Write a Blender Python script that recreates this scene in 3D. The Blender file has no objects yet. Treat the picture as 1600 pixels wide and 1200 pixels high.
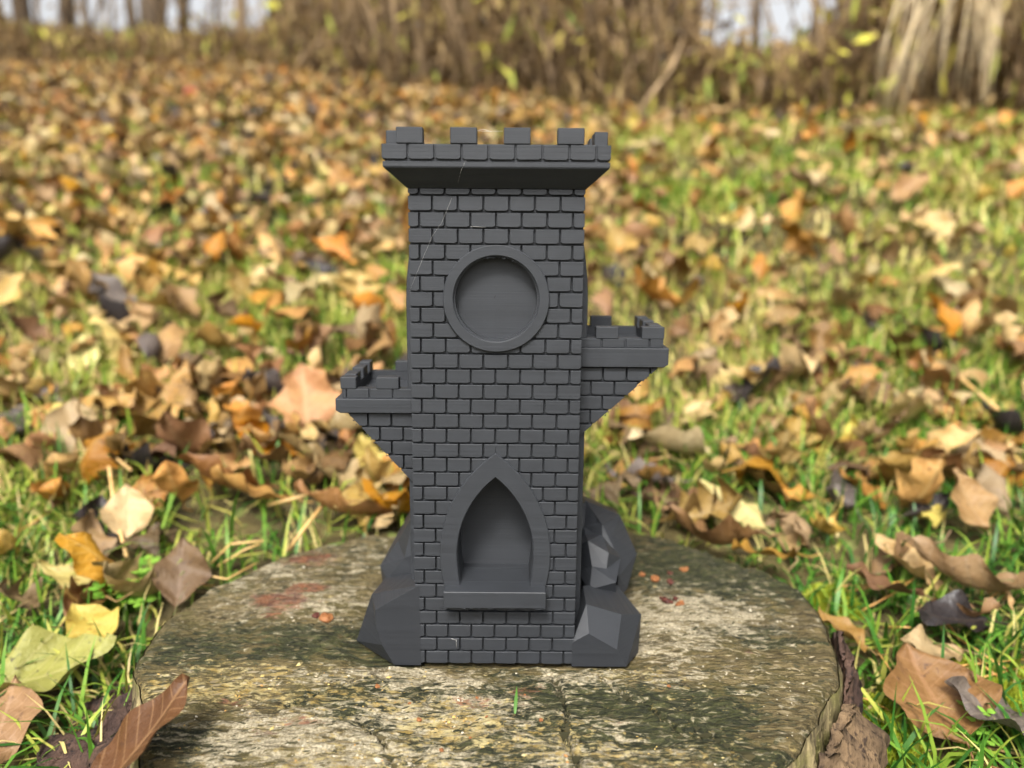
import bpy, bmesh, math, random
import numpy as np
from mathutils import Vector, Matrix

# ------------------------------------------------------------------ camera, sky, sun, exposure
sc = bpy.context.scene
COL = sc.collection
random.seed(7)
RNG = np.random.RandomState(7)

D = 0.3563            # horizontal distance lens - tower front
CAMZ = 0.2135
CAM_LOC = Vector((0.0076, -D, CAMZ))
PITCH = math.radians(10.8)
ROLL = math.radians(0.45)
FPX = 1202.0
cam_d = bpy.data.cameras.new('camera')
cam = bpy.data.objects.new('camera', cam_d)
COL.objects.link(cam)
CAM_R = Matrix.Rotation(math.radians(90) - PITCH, 3, 'X') @ Matrix.Rotation(ROLL, 3, 'Z')
cam.matrix_world = Matrix.Translation(CAM_LOC) @ CAM_R.to_4x4()
cam_d.sensor_width = 36.0
cam_d.lens = 36.0 * FPX / 1600.0
cam_d.clip_start = 0.01
cam_d.clip_end = 500
cam_d.dof.use_dof = True
cam_d.dof.focus_distance = 0.362
cam_d.dof.aperture_fstop = 5.0
sc.camera = cam

SUN_EL, SUN_AZ = math.radians(50), math.radians(192)   # azimuth clockwise from +Y: behind the camera, a little left
w = bpy.data.worlds.new('World'); sc.world = w; w.use_nodes = True
nt = w.node_tree; nt.nodes.clear()
sky = nt.nodes.new('ShaderNodeTexSky'); sky.sky_type = 'NISHITA'; sky.sun_disc = False
sky.sun_elevation = SUN_EL; sky.sun_rotation = SUN_AZ
sky.air_density = 1.0; sky.dust_density = 6.0; sky.ozone_density = 1.0
hs = nt.nodes.new('ShaderNodeHueSaturation'); hs.inputs['Saturation'].default_value = 0.12
bg = nt.nodes.new('ShaderNodeBackground'); bg.inputs['Strength'].default_value = 0.13
wo = nt.nodes.new('ShaderNodeOutputWorld')
nt.links.new(sky.outputs[0], hs.inputs['Color']); nt.links.new(hs.outputs[0], bg.inputs['Color']); nt.links.new(bg.outputs[0], wo.inputs[0])

sun_d = bpy.data.lights.new('sun', 'SUN'); sun_d.energy = 2.5; sun_d.angle = math.radians(13); sun_d.color = (1.0, 0.965, 0.91)
sun = bpy.data.objects.new('sun', sun_d); COL.objects.link(sun)
sdir = Vector((math.sin(SUN_AZ) * math.cos(SUN_EL), math.cos(SUN_AZ) * math.cos(SUN_EL), math.sin(SUN_EL)))
sun.rotation_euler = sdir.to_track_quat('Z', 'Y').to_euler()
sun.location = sdir * 20

sc.view_settings.view_transform = 'Standard'
sc.view_settings.look = 'None'
sc.view_settings.exposure = 1.04
sc.view_settings.gamma = 1.0
sc.view_settings.use_curve_mapping = False
sc.render.engine = 'CYCLES'
sc.cycles.use_denoising = True
sc.cycles.max_bounces = 5
sc.cycles.transparent_max_bounces = 4
sc.cycles.use_adaptive_sampling = True
sc.cycles.adaptive_threshold = 0.025

# ------------------------------------------------------------------ measuring helpers
def ray(px, py):
    return (CAM_R @ Vector(((px - 800) / FPX, (600 - py) / FPX, -1.0)))
def at_y(px, py, Y):
    d = ray(px, py); t = (Y - CAM_LOC.y) / d.y
    return CAM_LOC + d * t
def at_z(px, py, Z=0.0):
    d = ray(px, py); t = (Z - CAM_LOC.z) / d.z
    return CAM_LOC + d * t

_tab = np.random.RandomState(3).rand(256, 256)
def vnoise(x, y, seed=0):
    x = np.asarray(x, float) + seed * 17.31; y = np.asarray(y, float) + seed * 9.77
    ix = np.floor(x).astype(int); iy = np.floor(y).astype(int)
    fx = x - ix; fy = y - iy
    fx = fx * fx * (3 - 2 * fx); fy = fy * fy * (3 - 2 * fy)
    a = _tab[ix & 255, iy & 255]; b = _tab[(ix + 1) & 255, iy & 255]
    c = _tab[ix & 255, (iy + 1) & 255]; d = _tab[(ix + 1) & 255, (iy + 1) & 255]
    return (a * (1 - fx) + b * fx) * (1 - fy) + (c * (1 - fx) + d * fx) * fy
def fbm(x, y, seed=0, o=4):
    s = 0; a = 0.5; n = 0
    for k in range(o):
        s = s + a * vnoise(x * 2 ** k, y * 2 ** k, seed + k); n += a; a *= 0.5
    return s / n            # 0..1, mean .5
def sstep(a, b, x):
    t = np.clip((x - a) / (b - a), 0, 1); return t * t * (3 - 2 * t)

# ground height: nearly level beside the stump, then a bank rising to a crest
_L = np.linspace(-20, 80, 4001)
_sl = 0.27 / (1 + np.exp(-(_L - 0.36) / 0.07)) * (1 - 1 / (1 + np.exp(-(_L - 7.0) / 0.35)))
_gz = np.cumsum(_sl) * (_L[1] - _L[0])
_gz = _gz - np.interp(0.0, _L, _gz) - 0.085
def G(x, y):
    x = np.asarray(x, float); y = np.asarray(y, float)
    z = np.interp(y + D, _L, _gz)
    amp = np.clip((y + 0.5) * 0.03, 0.006, 0.05)
    return z + (fbm(x * 2.2 + 40, y * 2.2 + 40, 5, 3) - 0.5) * amp * 2
def at_g(px, py, lift=0.0):
    d = ray(px, py); p = CAM_LOC.copy(); t = 0.2
    while t < 40:
        q = CAM_LOC + d * t
        if q.z <= float(G(q.x, q.y)) + lift: return q
        t += 0.004 if t < 2 else 0.02
    return q
def project(P):
    v = CAM_R.transposed() @ (Vector(P) - CAM_LOC)
    if v.z > -1e-4: return None
    return 800 + FPX * v.x / -v.z, 600 - FPX * v.y / -v.z, -v.z

# ------------------------------------------------------------------ object helpers
def tag(o, label=None, cat=None, group=None, kind=None):
    if label: o['label'] = label
    if cat: o['category'] = cat
    if group: o['group'] = group
    if kind: o['kind'] = kind
    return o
def empty(name, loc=(0, 0, 0)):
    o = bpy.data.objects.new(name, None); COL.objects.link(o); o.location = loc; o.empty_display_size = 0.02
    return o
def link(name, me, mat=None, parent=None):
    o = bpy.data.objects.new(name, me); COL.objects.link(o)
    if mat is not None and len(me.materials) == 0: me.materials.append(mat)
    if parent is not None: o.parent = parent
    return o
def mesh_pd(name, V, F, mat=None, smooth=False):
    me = bpy.data.meshes.new(name); me.from_pydata([tuple(v) for v in V], [], F); me.update()
    if smooth: me.polygons.foreach_set('use_smooth', [True] * len(me.polygons))
    if mat: me.materials.append(mat)
    return me
def mesh_np(name, V, Q, mats=None, midx=None, smooth=True):
    """V (n,3), Q (m,k) faces of one size"""
    me = bpy.data.meshes.new(name)
    n, (m, k) = len(V), Q.shape
    me.vertices.add(n); me.vertices.foreach_set('co', np.ascontiguousarray(V, np.float32).ravel())
    me.loops.add(m * k); me.loops.foreach_set('vertex_index', np.ascontiguousarray(Q, np.int32).ravel())
    me.polygons.add(m)
    me.polygons.foreach_set('loop_start', np.arange(0, m * k, k, dtype=np.int32))
    me.polygons.foreach_set('loop_total', np.full(m, k, np.int32))
    for mm in mats or []: me.materials.append(mm)
    if midx is not None: me.polygons.foreach_set('material_index', np.ascontiguousarray(midx, np.int32))
    me.polygons.foreach_set('use_smooth', np.full(m, smooth))
    me.update(calc_edges=True); me.validate()
    return me
def attr_f(me, name, vals, dom='POINT'):
    a = me.attributes.new(name, 'FLOAT', dom); a.data.foreach_set('value', np.ascontiguousarray(vals, np.float32))
def attr_c(me, name, vals):
    a = me.attributes.new(name, 'FLOAT_COLOR', 'POINT'); a.data.foreach_set('color', np.ascontiguousarray(vals, np.float32).ravel())
def set_uv(me, uv):
    l = me.uv_layers.new(name='UVMap')
    vi = np.empty(len(me.loops), np.int32); me.loops.foreach_get('vertex_index', vi)
    l.data.foreach_set('uv', np.ascontiguousarray(uv[vi], np.float32).ravel())

ORD = ['', 'second ', 'third ', 'fourth ', 'fifth ', 'sixth ', 'seventh ', 'eighth ', 'ninth ', 'tenth ', 'eleventh ', 'twelfth ', 'thirteenth ', 'fourteenth ', 'fifteenth ', 'sixteenth ', 'seventeenth ', 'eighteenth ', 'nineteenth ', 'twentieth '] + ['twenty %s ' % w for w in 'first second third fourth fifth sixth seventh eighth ninth'.split()] + ['thirtieth '] + ['thirty %s ' % w for w in 'first second third fourth fifth sixth seventh eighth ninth'.split()]
class Tubes:
    def __init__(s): s.V = []; s.F = []
    def add(s, pts, rad, n=6):
        pts = [Vector(p) for p in pts]; b = len(s.V)
        up = Vector((0.31, 0.17, 0.93))
        for i, p in enumerate(pts):
            t = (pts[min(i + 1, len(pts) - 1)] - pts[max(i - 1, 0)])
            if t.length < 1e-9: t = Vector((0, 0, 1))
            t.normalize()
            a = t.cross(up if abs(t.dot(up)) < 0.95 else Vector((1, 0, 0))).normalized(); c = t.cross(a)
            r = rad[i] if hasattr(rad, '__len__') else rad
            for k in range(n):
                ang = 2 * math.pi * k / n
                s.V.append(p + (a * math.cos(ang) + c * math.sin(ang)) * r)
        for i in range(len(pts) - 1):
            for k in range(n):
                s.F.append((b + i * n + k, b + i * n + (k + 1) % n, b + (i + 1) * n + (k + 1) % n, b + (i + 1) * n + k))
        s.F.append(tuple(b + k for k in range(n))[::-1]); e = b + (len(pts) - 1) * n
        s.F.append(tuple(e + k for k in range(n)))
    def mesh(s, name, mat): return mesh_pd(name, s.V, s.F, mat, True)

# ------------------------------------------------------------------ materials
def nodes(name):
    m = bpy.data.materials.new(name); m.use_nodes = True
    t = m.node_tree; t.nodes.clear()
    return m, t
def N(t, typ, **kw):
    n = t.nodes.new(typ)
    for k, v in kw.items():
        if k.startswith('i_'): n.inputs[k[2:].replace('_', ' ')].default_value = v
        else: setattr(n, k, v)
    return n
def mixc(t, fac, a, b, mode='MIX'):
    n = t.nodes.new('ShaderNodeMix'); n.data_type = 'RGBA'; n.blend_type = mode
    for s, v in ((0, fac), (6, a), (7, b)):
        if hasattr(v, 'links'): t.links.new(v, n.inputs[s])
        else: n.inputs[s].default_value = v if s == 0 else tuple(v) + (() if len(v) == 4 else (1,))
    return n.outputs[2]
def mth(t, op, a, b=None, c=None):
    n = t.nodes.new('ShaderNodeMath'); n.operation = op
    for i, v in enumerate((a, b, c)):
        if v is None: continue
        if hasattr(v, 'links'): t.links.new(v, n.inputs[i])
        else: n.inputs[i].default_value = v
    return n.outputs[0]
def ramp(t, fac, stops, interp='LINEAR'):
    n = t.nodes.new('ShaderNodeValToRGB'); n.color_ramp.interpolation = interp
    e = n.color_ramp.elements
    while len(e) < len(stops): e.new(0.5)
    for el, (p, c) in zip(e, stops):
        el.position = p; el.color = (c, c, c, 1) if not hasattr(c, '__len__') else tuple(c) + (1,)
    t.links.new(fac, n.inputs[0]); return n.outputs[0]
def noise(t, vec, scale, detail=4, rough=0.55, dist=0.0):
    n = N(t, 'ShaderNodeTexNoise', i_Scale=scale, i_Detail=detail, i_Roughness=rough, i_Distortion=dist)
    if vec is not None: t.links.new(vec, n.inputs['Vector'])
    return n.outputs['Fac']
def mapping(t, vec, sc_=(1, 1, 1), rot=(0, 0, 0)):
    n = t.nodes.new('ShaderNodeMapping'); n.inputs['Scale'].default_value = sc_; n.inputs['Rotation'].default_value = rot
    t.links.new(vec, n.inputs['Vector']); return n.outputs[0]
def finish(t, col, rough=0.7, bumps=(), spec=0.3, transl=0.0):
    p = t.nodes.new('ShaderNodeBsdfPrincipled')
    if hasattr(col, 'links'): t.links.new(col, p.inputs['Base Color'])
    else: p.inputs['Base Color'].default_value = tuple(col) + (1,)
    if hasattr(rough, 'links'): t.links.new(rough, p.inputs['Roughness'])
    else: p.inputs['Roughness'].default_value = rough
    p.inputs['Specular IOR Level'].default_value = spec
    prev = None
    for h, st, dist in bumps:
        b = t.nodes.new('ShaderNodeBump'); b.inputs['Strength'].default_value = st; b.inputs['Distance'].default_value = dist
        t.links.new(h, b.inputs['Height'])
        if prev: t.links.new(prev, b.inputs['Normal'])
        prev = b.outputs[0]
    if prev: t.links.new(prev, p.inputs['Normal'])
    o = t.nodes.new('ShaderNodeOutputMaterial'); s = p.outputs[0]
    if transl:
        tr = t.nodes.new('ShaderNodeBsdfTranslucent')
        if hasattr(col, 'links'): t.links.new(col, tr.inputs[0])
        else: tr.inputs[0].default_value = tuple(col) + (1,)
        mx = t.nodes.new('ShaderNodeMixShader'); mx.inputs[0].default_value = transl
        t.links.new(s, mx.inputs[1]); t.links.new(tr.outputs[0], mx.inputs[2]); s = mx.outputs[0]
    t.links.new(s, o.inputs[0])

def mat_plastic(name, base, lines=1.0):
    m, t = nodes(name)
    g = N(t, 'ShaderNodeNewGeometry').outputs['Position']
    lay = noise(t, mapping(t, g, (14, 14, 3000)), 1.0, 2, 0.6)             # printed layers
    lay2 = noise(t, mapping(t, g, (7, 7, 1100)), 1.0, 3, 0.7)
    lay3 = noise(t, mapping(t, g, (2, 2, 160)), 1.0, 2, 0.6)
    blot = noise(t, g, 90, 3)
    f = mth(t, 'MULTIPLY_ADD', lay2, 0.45, mth(t, 'MULTIPLY_ADD', blot, 0.25, mth(t, 'MULTIPLY', lay3, 0.3)))
    col = mixc(t, ramp(t, f, [(0.36, 0), (0.64, 1)]), [c * (1 - .22 * lines) for c in base], [c * (1 + .24 * lines) for c in base])
    rgh = ramp(t, lay2, [(0.34, 0.48), (0.66, 0.64)])
    spk = noise(t, g, 700, 1)
    pits = ramp(t, spk, [(0.76, 0.0), (0.79, 1.0)])
    finish(t, mixc(t, pits, col, [c * .45 for c in base]), rgh, ((lay, 0.35 * lines, 0.00012), (lay2, 0.40 * lines, 0.00020)), 0.42)
    return m
M_PLA = mat_plastic('grey_plastic', (0.0220, 0.0242, 0.0282))
M_PLA_ROCK = mat_plastic('grey_plastic_rock', (0.0172, 0.0190, 0.0225), 0.4)
m, t = nodes('plastic_string'); finish(t, (0.6, 0.58, 0.55), 0.4); M_STRING = m

def mat_leaf(name, a, b, spot, vein, transl=0.08, rough=0.55):
    m, t = nodes(name)
    tc = N(t, 'ShaderNodeTexCoord'); uv = N(t, 'ShaderNodeUVMap').outputs[0]
    oi = N(t, 'ShaderNodeObjectInfo').outputs['Random']
    at = N(t, 'ShaderNodeAttribute', attribute_name='rnd').outputs['Fac']
    r = mth(t, 'FRACT', mth(t, 'ADD', oi, at))
    sx = N(t, 'ShaderNodeSeparateXYZ'); t.links.new(uv, sx.inputs[0])
    u, v = sx.outputs[0], sx.outputs[1]
    av = mth(t, 'ABSOLUTE', mth(t, 'SUBTRACT', v, 0.5))
    mid = ramp(t, av, [(0.012, 1.0), (0.03, 0.0)])
    lat = mth(t, 'FRACT', mth(t, 'MULTIPLY', mth(t, 'SUBTRACT', u, mth(t, 'MULTIPLY', av, 0.55)), 8.0))
    latl = ramp(t, mth(t, 'ABSOLUTE', mth(t, 'SUBTRACT', lat, 0.5)), [(0.03, 0.75), (0.09, 0.0)])
    veins = mth(t, 'MAXIMUM', mid, latl)
    ob = tc.outputs['Object']
    off = N(t, 'ShaderNodeCombineXYZ'); t.links.new(mth(t, 'MULTIPLY', r, 3.0), off.inputs[0])
    add = N(t, 'ShaderNodeVectorMath', operation='ADD'); t.links.new(ob, add.inputs[0]); t.links.new(off.outputs[0], add.inputs[1])
    n1 = noise(t, add.outputs[0], 45, 4); n2 = noise(t, add.outputs[0], 220, 4); n3 = noise(t, add.outputs[0], 1300, 2)
    col = mixc(t, ramp(t, n1, [(0.35, 0), (0.65, 1)]), a, b)
    col = mixc(t, ramp(t, n2, [(0.60, 0.0), (0.70, 0.8)]), col, spot)
    col = mixc(t, mth(t, 'MULTIPLY', veins, 0.55), col, vein)
    hsv = N(t, 'ShaderNodeHueSaturation')
    t.links.new(mth(t, 'MULTIPLY_ADD', r, 0.022, 0.496), hsv.inputs['Hue'])
    t.links.new(mth(t, 'MULTIPLY_ADD', mth(t, 'FRACT', mth(t, 'MULTIPLY', r, 7.3)), 0.60, 0.42), hsv.inputs['Value'])
    t.links.new(mth(t, 'MULTIPLY_ADD', mth(t, 'FRACT', mth(t, 'MULTIPLY', r, 13.7)), 0.26, 0.86), hsv.inputs['Saturation'])
    t.links.new(col, hsv.inputs['Color'])
    finish(t, hsv.outputs[0], rough, ((veins, -0.8, 0.001), (n1, 0.5, 0.004), (n2, 0.7, 0.0016), (n3, 0.3, 0.0004)), 0.35, transl)
    return m
LM = {
 'tan':    mat_leaf('leaf_tan',    (0.50, 0.305, 0.110), (0.41, 0.225, 0.068), (0.16, 0.08, 0.035), (0.52, 0.36, 0.18)),
 'orange': mat_leaf('leaf_orange', (0.47, 0.215, 0.048), (0.39, 0.155, 0.034), (0.13, 0.055, 0.02), (0.50, 0.28, 0.10)),
 'pale':   mat_leaf('leaf_pale',   (0.55, 0.40, 0.20), (0.47, 0.31, 0.13), (0.25, 0.15, 0.07), (0.42, 0.28, 0.13)),
 'yellow': mat_leaf('leaf_yellow', (0.56, 0.44, 0.13), (0.48, 0.36, 0.09), (0.22, 0.13, 0.03), (0.60, 0.50, 0.16)),
 'brown':  mat_leaf('leaf_brown',  (0.20, 0.112, 0.045), (0.15, 0.078, 0.030), (0.055, 0.028, 0.018), (0.25, 0.14, 0.07)),
 'grey':   mat_leaf('leaf_grey',   (0.16, 0.125, 0.105), (0.10, 0.075, 0.065), (0.045, 0.035, 0.03), (0.22, 0.17, 0.13), 0.08),
 'dark':   mat_leaf('leaf_dark',   (0.040, 0.030, 0.028), (0.025, 0.020, 0.020), (0.012, 0.010, 0.010), (0.08, 0.055, 0.04), 0.03, 0.4),
 'chestnut': mat_leaf('leaf_chestnut', (0.29, 0.138, 0.042), (0.22, 0.098, 0.030), (0.10, 0.04, 0.02), (0.36, 0.19, 0.09)),
 'yellowgreen': mat_leaf('leaf_yellow_green', (0.44, 0.43, 0.09), (0.34, 0.33, 0.06), (0.06, 0.045, 0.025), (0.55, 0.50, 0.18)),
 'russet': mat_leaf('leaf_russet', (0.125, 0.054, 0.022), (0.095, 0.040, 0.017), (0.07, 0.03, 0.015), (0.30, 0.17, 0.09), 0.08),
 'red':    mat_leaf('leaf_red',    (0.65, 0.03, 0.03), (0.5, 0.02, 0.02), (0.3, 0.02, 0.02), (0.6, 0.1, 0.06)),
}
def mat_ramp(name, stops, rough=0.6, transl=0.2, attr='rnd', nscale=60):
    m, t = nodes(name)
    a = N(t, 'ShaderNodeAttribute', attribute_name=attr).outputs['Fac']
    g = N(t, 'ShaderNodeNewGeometry').outputs['Position']
    f = mth(t, 'ADD', a, mth(t, 'MULTIPLY_ADD', noise(t, g, nscale, 2), 0.3, -0.15))
    finish(t, ramp(t, f, stops), rough, (), 0.3, transl); return m
M_GRASS = mat_ramp('grass_blades', [(0.0, (0.022, 0.085, 0.010)), (0.3, (0.085, 0.205, 0.020)), (0.55, (0.26, 0.32, 0.040)), (0.75, (0.42, 0.39, 0.085)), (0.9, (0.56, 0.45, 0.18)), (1.0, (0.38, 0.25, 0.10))], 0.45, 0.15)
M_MOSS = mat_ramp('moss', [(0.0, (0.16, 0.22, 0.012)), (0.5, (0.36, 0.42, 0.025)), (1.0, (0.52, 0.52, 0.06))], 0.7, 0.25, nscale=300)
M_CLOVER = mat_ramp('clover_leaf', [(0.0, (0.13, 0.33, 0.03)), (1.0, (0.30, 0.52, 0.07))], 0.45, 0.3, nscale=200)
def mat_simple(name, a, b, scale, rough=0.75, st=(1, 1, 1), bump=0.5, bd=0.002, spec=0.25, c=None):
    m, t = nodes(name)
    ob = N(t, 'ShaderNodeNewGeometry').outputs['Position']
    n1 = noise(t, mapping(t, ob, st), scale, 5, 0.6); n2 = noise(t, mapping(t, ob, st), scale * 4, 3)
    col = mixc(t, ramp(t, n1, [(0.35, 0), (0.65, 1)]), a, b)
    if c: col = mixc(t, ramp(t, n2, [(0.58, 0), (0.66, 1)]), col, c)
    finish(t, col, rough, ((n1, bump, bd), (n2, bump, bd * 0.4)), spec); return m
M_SOIL = mat_simple('soil_thatch', (0.030, 0.023, 0.010), (0.11, 0.085, 0.03), 22, 0.9, c=(0.13, 0.15, 0.04), bd=0.01)
M_TRUNK = mat_simple('tree_bark', (0.055, 0.038, 0.025), (0.115, 0.082, 0.052), 9, 0.9, (1, 1, 0.25), 0.8, 0.02)
M_TRUNK2 = mat_simple('tree_bark_pale', (0.20, 0.14, 0.085), (0.30, 0.22, 0.14), 9, 0.9, (1, 1, 0.25), 0.6, 0.015)
M_TWIG = mat_simple('twig_bark', (0.11, 0.072, 0.038), (0.36, 0.25, 0.14), 20, 0.85, (1, 1, 0.3))
M_STRAW = mat_simple('dry_straw', (0.64, 0.49, 0.29), (0.80, 0.65, 0.42), 30, 0.6, (1, 1, 0.3))
M_NEEDLE = mat_simple('pine_needle_orange', (0.50, 0.22, 0.055), (0.58, 0.33, 0.10), 40, 0.4, bump=0.1, spec=0.4)
M_STRAWPALE = mat_simple('dry_stem', (0.50, 0.30, 0.10), (0.60, 0.40, 0.17), 60, 0.55, bump=0.2)
M_BARK = mat_simple('rotten_bark', (0.030, 0.017, 0.014), (0.085, 0.048, 0.032), 90, 0.8, (1, 1, 0.35), 1.0, 0.004, c=(0.012, 0.009, 0.009))
M_BARK2 = mat_simple('flaking_bark', (0.030, 0.019, 0.012), (0.17, 0.11, 0.058), 60, 0.85, (1, 1, 0.4), 1.0, 0.004, c=(0.035, 0.022, 0.014))
M_CRUMB = mat_simple('orange_crumb', (0.16, 0.055, 0.018), (0.27, 0.115, 0.04), 500, 0.6, bd=0.0005)
M_CRUMBD = mat_simple('dark_crumb', (0.04, 0.012, 0.008), (0.10, 0.028, 0.018), 500, 0.6, bd=0.0005)

M_LICHEN = mat_ramp('lichen', [(0.0, (0.30, 0.27, 0.20)), (0.25, (0.46, 0.41, 0.31)), (0.44, (0.36, 0.30, 0.19)), (0.6, (0.45, 0.35, 0.13)), (0.85, (0.44, 0.27, 0.08)), (1.0, (0.30, 0.12, 0.05))], .85, 0.0, nscale=400)
M_FIBRE = mat_ramp('wood_fibre', [(0.0, (0.035, 0.032, 0.014)), (0.4, (0.075, 0.060, 0.026)), (0.8, (0.16, 0.125, 0.066)), (1.0, (0.30, 0.25, 0.16))], .7, 0.0, nscale=200)
# stump wood
m, t = nodes('weathered_stump_wood')
g = N(t, 'ShaderNodeNewGeometry').outputs['Position']
mk = N(t, 'ShaderNodeAttribute', attribute_name='mask')
sp = N(t, 'ShaderNodeSeparateColor'); t.links.new(mk.outputs['Color'], sp.inputs[0])
grain = noise(t, mapping(t, g, (55, 420, 420), (0, 0, math.radians(-6))), 1.0, 4, 0.62, 0.6)
fine = noise(t, g, 900, 4, 0.65)
med = noise(t, g, 140, 5, 0.65)
big = noise(t, g, 26, 4, 0.6)
lich = noise(t, mapping(t, g, (420, 700, 700)), 1.0, 5, 0.7)
fib = noise(t, mapping(t, g, (36, 300, 300), (0, 0, math.radians(-8))), 1.0, 6, 0.68, 1.2)
fib2 = noise(t, mapping(t, g, (90, 400, 400), (0, 0, math.radians(5))), 1.0, 5, 0.66, 0.8)
sharp = noise(t, mapping(t, g, (60, 130, 130)), 1.0, 6, 0.66, 1.0)
base = mixc(t, ramp(t, grain, [(0.40, 0), (0.60, 1)]), (0.050, 0.038, 0.014), (0.185, 0.140, 0.060))
base = mixc(t, ramp(t, big, [(0.44, 0), (0.58, 0.6)]), base, (0.105, 0.088, 0.026))
base = mixc(t, ramp(t, fib, [(0.50, 0), (0.60, 0.75)]), base, (0.235, 0.180, 0.090))
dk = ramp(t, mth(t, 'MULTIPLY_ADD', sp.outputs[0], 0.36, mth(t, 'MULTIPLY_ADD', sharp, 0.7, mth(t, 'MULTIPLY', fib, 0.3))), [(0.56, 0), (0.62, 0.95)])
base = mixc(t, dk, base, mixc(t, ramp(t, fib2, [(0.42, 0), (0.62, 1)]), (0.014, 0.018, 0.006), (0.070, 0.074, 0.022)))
pl = ramp(t, mth(t, 'MULTIPLY_ADD', sp.outputs[1], 0.25, mth(t, 'MULTIPLY_ADD', fib2, 0.6, mth(t, 'MULTIPLY', sharp, 0.4))), [(0.575, 0), (0.65, 0.9)])
base = mixc(t, pl, base, mixc(t, ramp(t, fine, [(0.38, 0), (0.62, 1)]), (0.30, 0.245, 0.150), (0.66, 0.58, 0.41)))
yl = ramp(t, mth(t, 'MULTIPLY_ADD', mk.outputs['Alpha'], 0.165, mth(t, 'MULTIPLY_ADD', noise(t, mapping(t, g, (210, 420, 420)), 1.0, 5, 0.7), 0.65, mth(t, 'MULTIPLY', fib, 0.35))), [(0.59, 0), (0.655, 0.85)])
base = mixc(t, yl, base, mixc(t, ramp(t, med, [(0.4, 0), (0.6, 1)]), (0.38, 0.265, 0.085), (0.60, 0.50, 0.25)))
rd = ramp(t, mth(t, 'MULTIPLY_ADD', sp.outputs[2], 0.30, mth(t, 'MULTIPLY_ADD', sharp, 0.5, mth(t, 'MULTIPLY', fib2, 0.5))), [(0.63, 0), (0.72, 0.8)])
base = mixc(t, rd, base, mixc(t, ramp(t, med, [(0.42, 0), (0.56, 1)]), (0.11, 0.032, 0.024), (0.27, 0.10, 0.050)))
hv = N(t, 'ShaderNodeHueSaturation'); hv.inputs['Value'].default_value = 0.66; hv.inputs['Saturation'].default_value = 1.05
t.links.new(base, hv.inputs['Color'])
finish(t, hv.outputs[0], ramp(t, fine, [(0.3, 0.50), (0.7, 0.85)]), ((grain, 1.0, 0.0026), (fib2, 1.0, 0.0022), (fine, 0.5, 0.0005)), 0.3)
M_STUMP = m

# ------------------------------------------------------------------ ground
def build_ground():
    ys = np.concatenate([np.linspace(-6, -0.4, 12), np.linspace(-0.35, 1.5, 150), np.linspace(1.52, 8, 120)[1:], np.geomspace(8.3, 90, 40)])
    xs0 = np.concatenate([-np.geomspace(0.9, 60, 60)[::-1], np.linspace(-0.88, 0.88, 150), np.geomspace(0.9, 60, 60)])
    X, Y = np.meshgrid(xs0, ys)
    Z = G(X, Y) + (fbm(X * 30, Y * 30, 8, 3) - 0.5) * 0.012
    nx, ny = len(xs0), len(ys)
    V = np.stack([X, Y, Z], -1).reshape(-1, 3)
    i = np.arange(nx * ny).reshape(ny, nx)
    Q = np.stack([i[:-1, :-1], i[:-1, 1:], i[1:, 1:], i[1:, :-1]], -1).reshape(-1, 4)
    o = link('ground', mesh_np('ground', V, Q, [M_SOIL])); tag(o, kind='structure')
build_ground()

# ------------------------------------------------------------------ stump
SC = Vector((-0.007, 0.0, 0.0))
outl_px = [(560, 838), (458, 861), (399, 884), (316, 925), (257, 962), (234, 994), (213, 1030), (211, 1058), (224, 1085), (228, 1120), (222, 1200),
           (640, 829), (720, 822), (800, 819), (900, 822), (983, 829), (1054, 842), (1137, 873), (1200, 892), (1242, 912), (1271, 937), (1292, 979), (1308, 1017), (1310, 1042), (1300, 1075), (1283, 1108), (1258, 1142), (1242, 1162), (1208, 1200)]
_pol = []
for p in outl_px:
    q = at_z(*p) - SC; _pol.append((math.atan2(q.y, q.x), math.hypot(q.x, q.y)))
for a_ in (-2.35, -2.0, -1.57, -1.15): _pol.append((a_, 0.165))
_pol.sort(); _pa = np.array([p[0] for p in _pol]); _pr = np.array([p[1] for p in _pol])
def stump_R(th):
    r = np.interp(th, _pa, _pr, period=2 * math.pi)
    return r + (vnoise(th * 14 + 60, th * 0 + 3, 2) - 0.5) * 0.004

def seg_dist(X, Y, pts):
    d = np.full(X.shape, 9.0)
    for (x0, y0), (x1, y1) in zip(pts[:-1], pts[1:]):
        dx, dy = x1 - x0, y1 - y0
        tt = np.clip(((X - x0) * dx + (Y - y0) * dy) / (dx * dx + dy * dy + 1e-12), 0, 1)
        d = np.minimum(d, np.hypot(X - x0 - tt * dx, Y - y0 - tt * dy))
    return d
cracks = [[(1012, 1102), (1030, 1118), (1058, 1136), (1090, 1150)], [(1090, 1138), (1112, 1150), (1135, 1166), (1160, 1176), (1205, 1197)], [(560, 1120), (600, 1160), (620, 1198)], [(868, 1056), (885, 1110), (884, 1150), (905, 1199)], [(940, 1060), (985, 1090), (1012, 1102)], [(600, 1045), (520, 1075), (430, 1110)], [(560, 985), (470, 1010), (350, 1022)]]
crack_xy = [[tuple(at_z(*p)[:2]) for p in c] for c in cracks]
def blob(X, Y, px, py, rx, ry, seed=0, rough=0.5):
    """a patch centred under a measured point, rx / ry in metres"""
    c = at_z(px, py)
    n = (fbm(X * 110, Y * 170, 20 + seed, 3) - 0.5) * 2 * rough
    d = np.hypot((X - c.x) / rx, (Y - c.y) / ry)
    return np.clip(np.exp(-d * d * .9) * (1 + n * 1.2), 0, 1)
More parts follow.
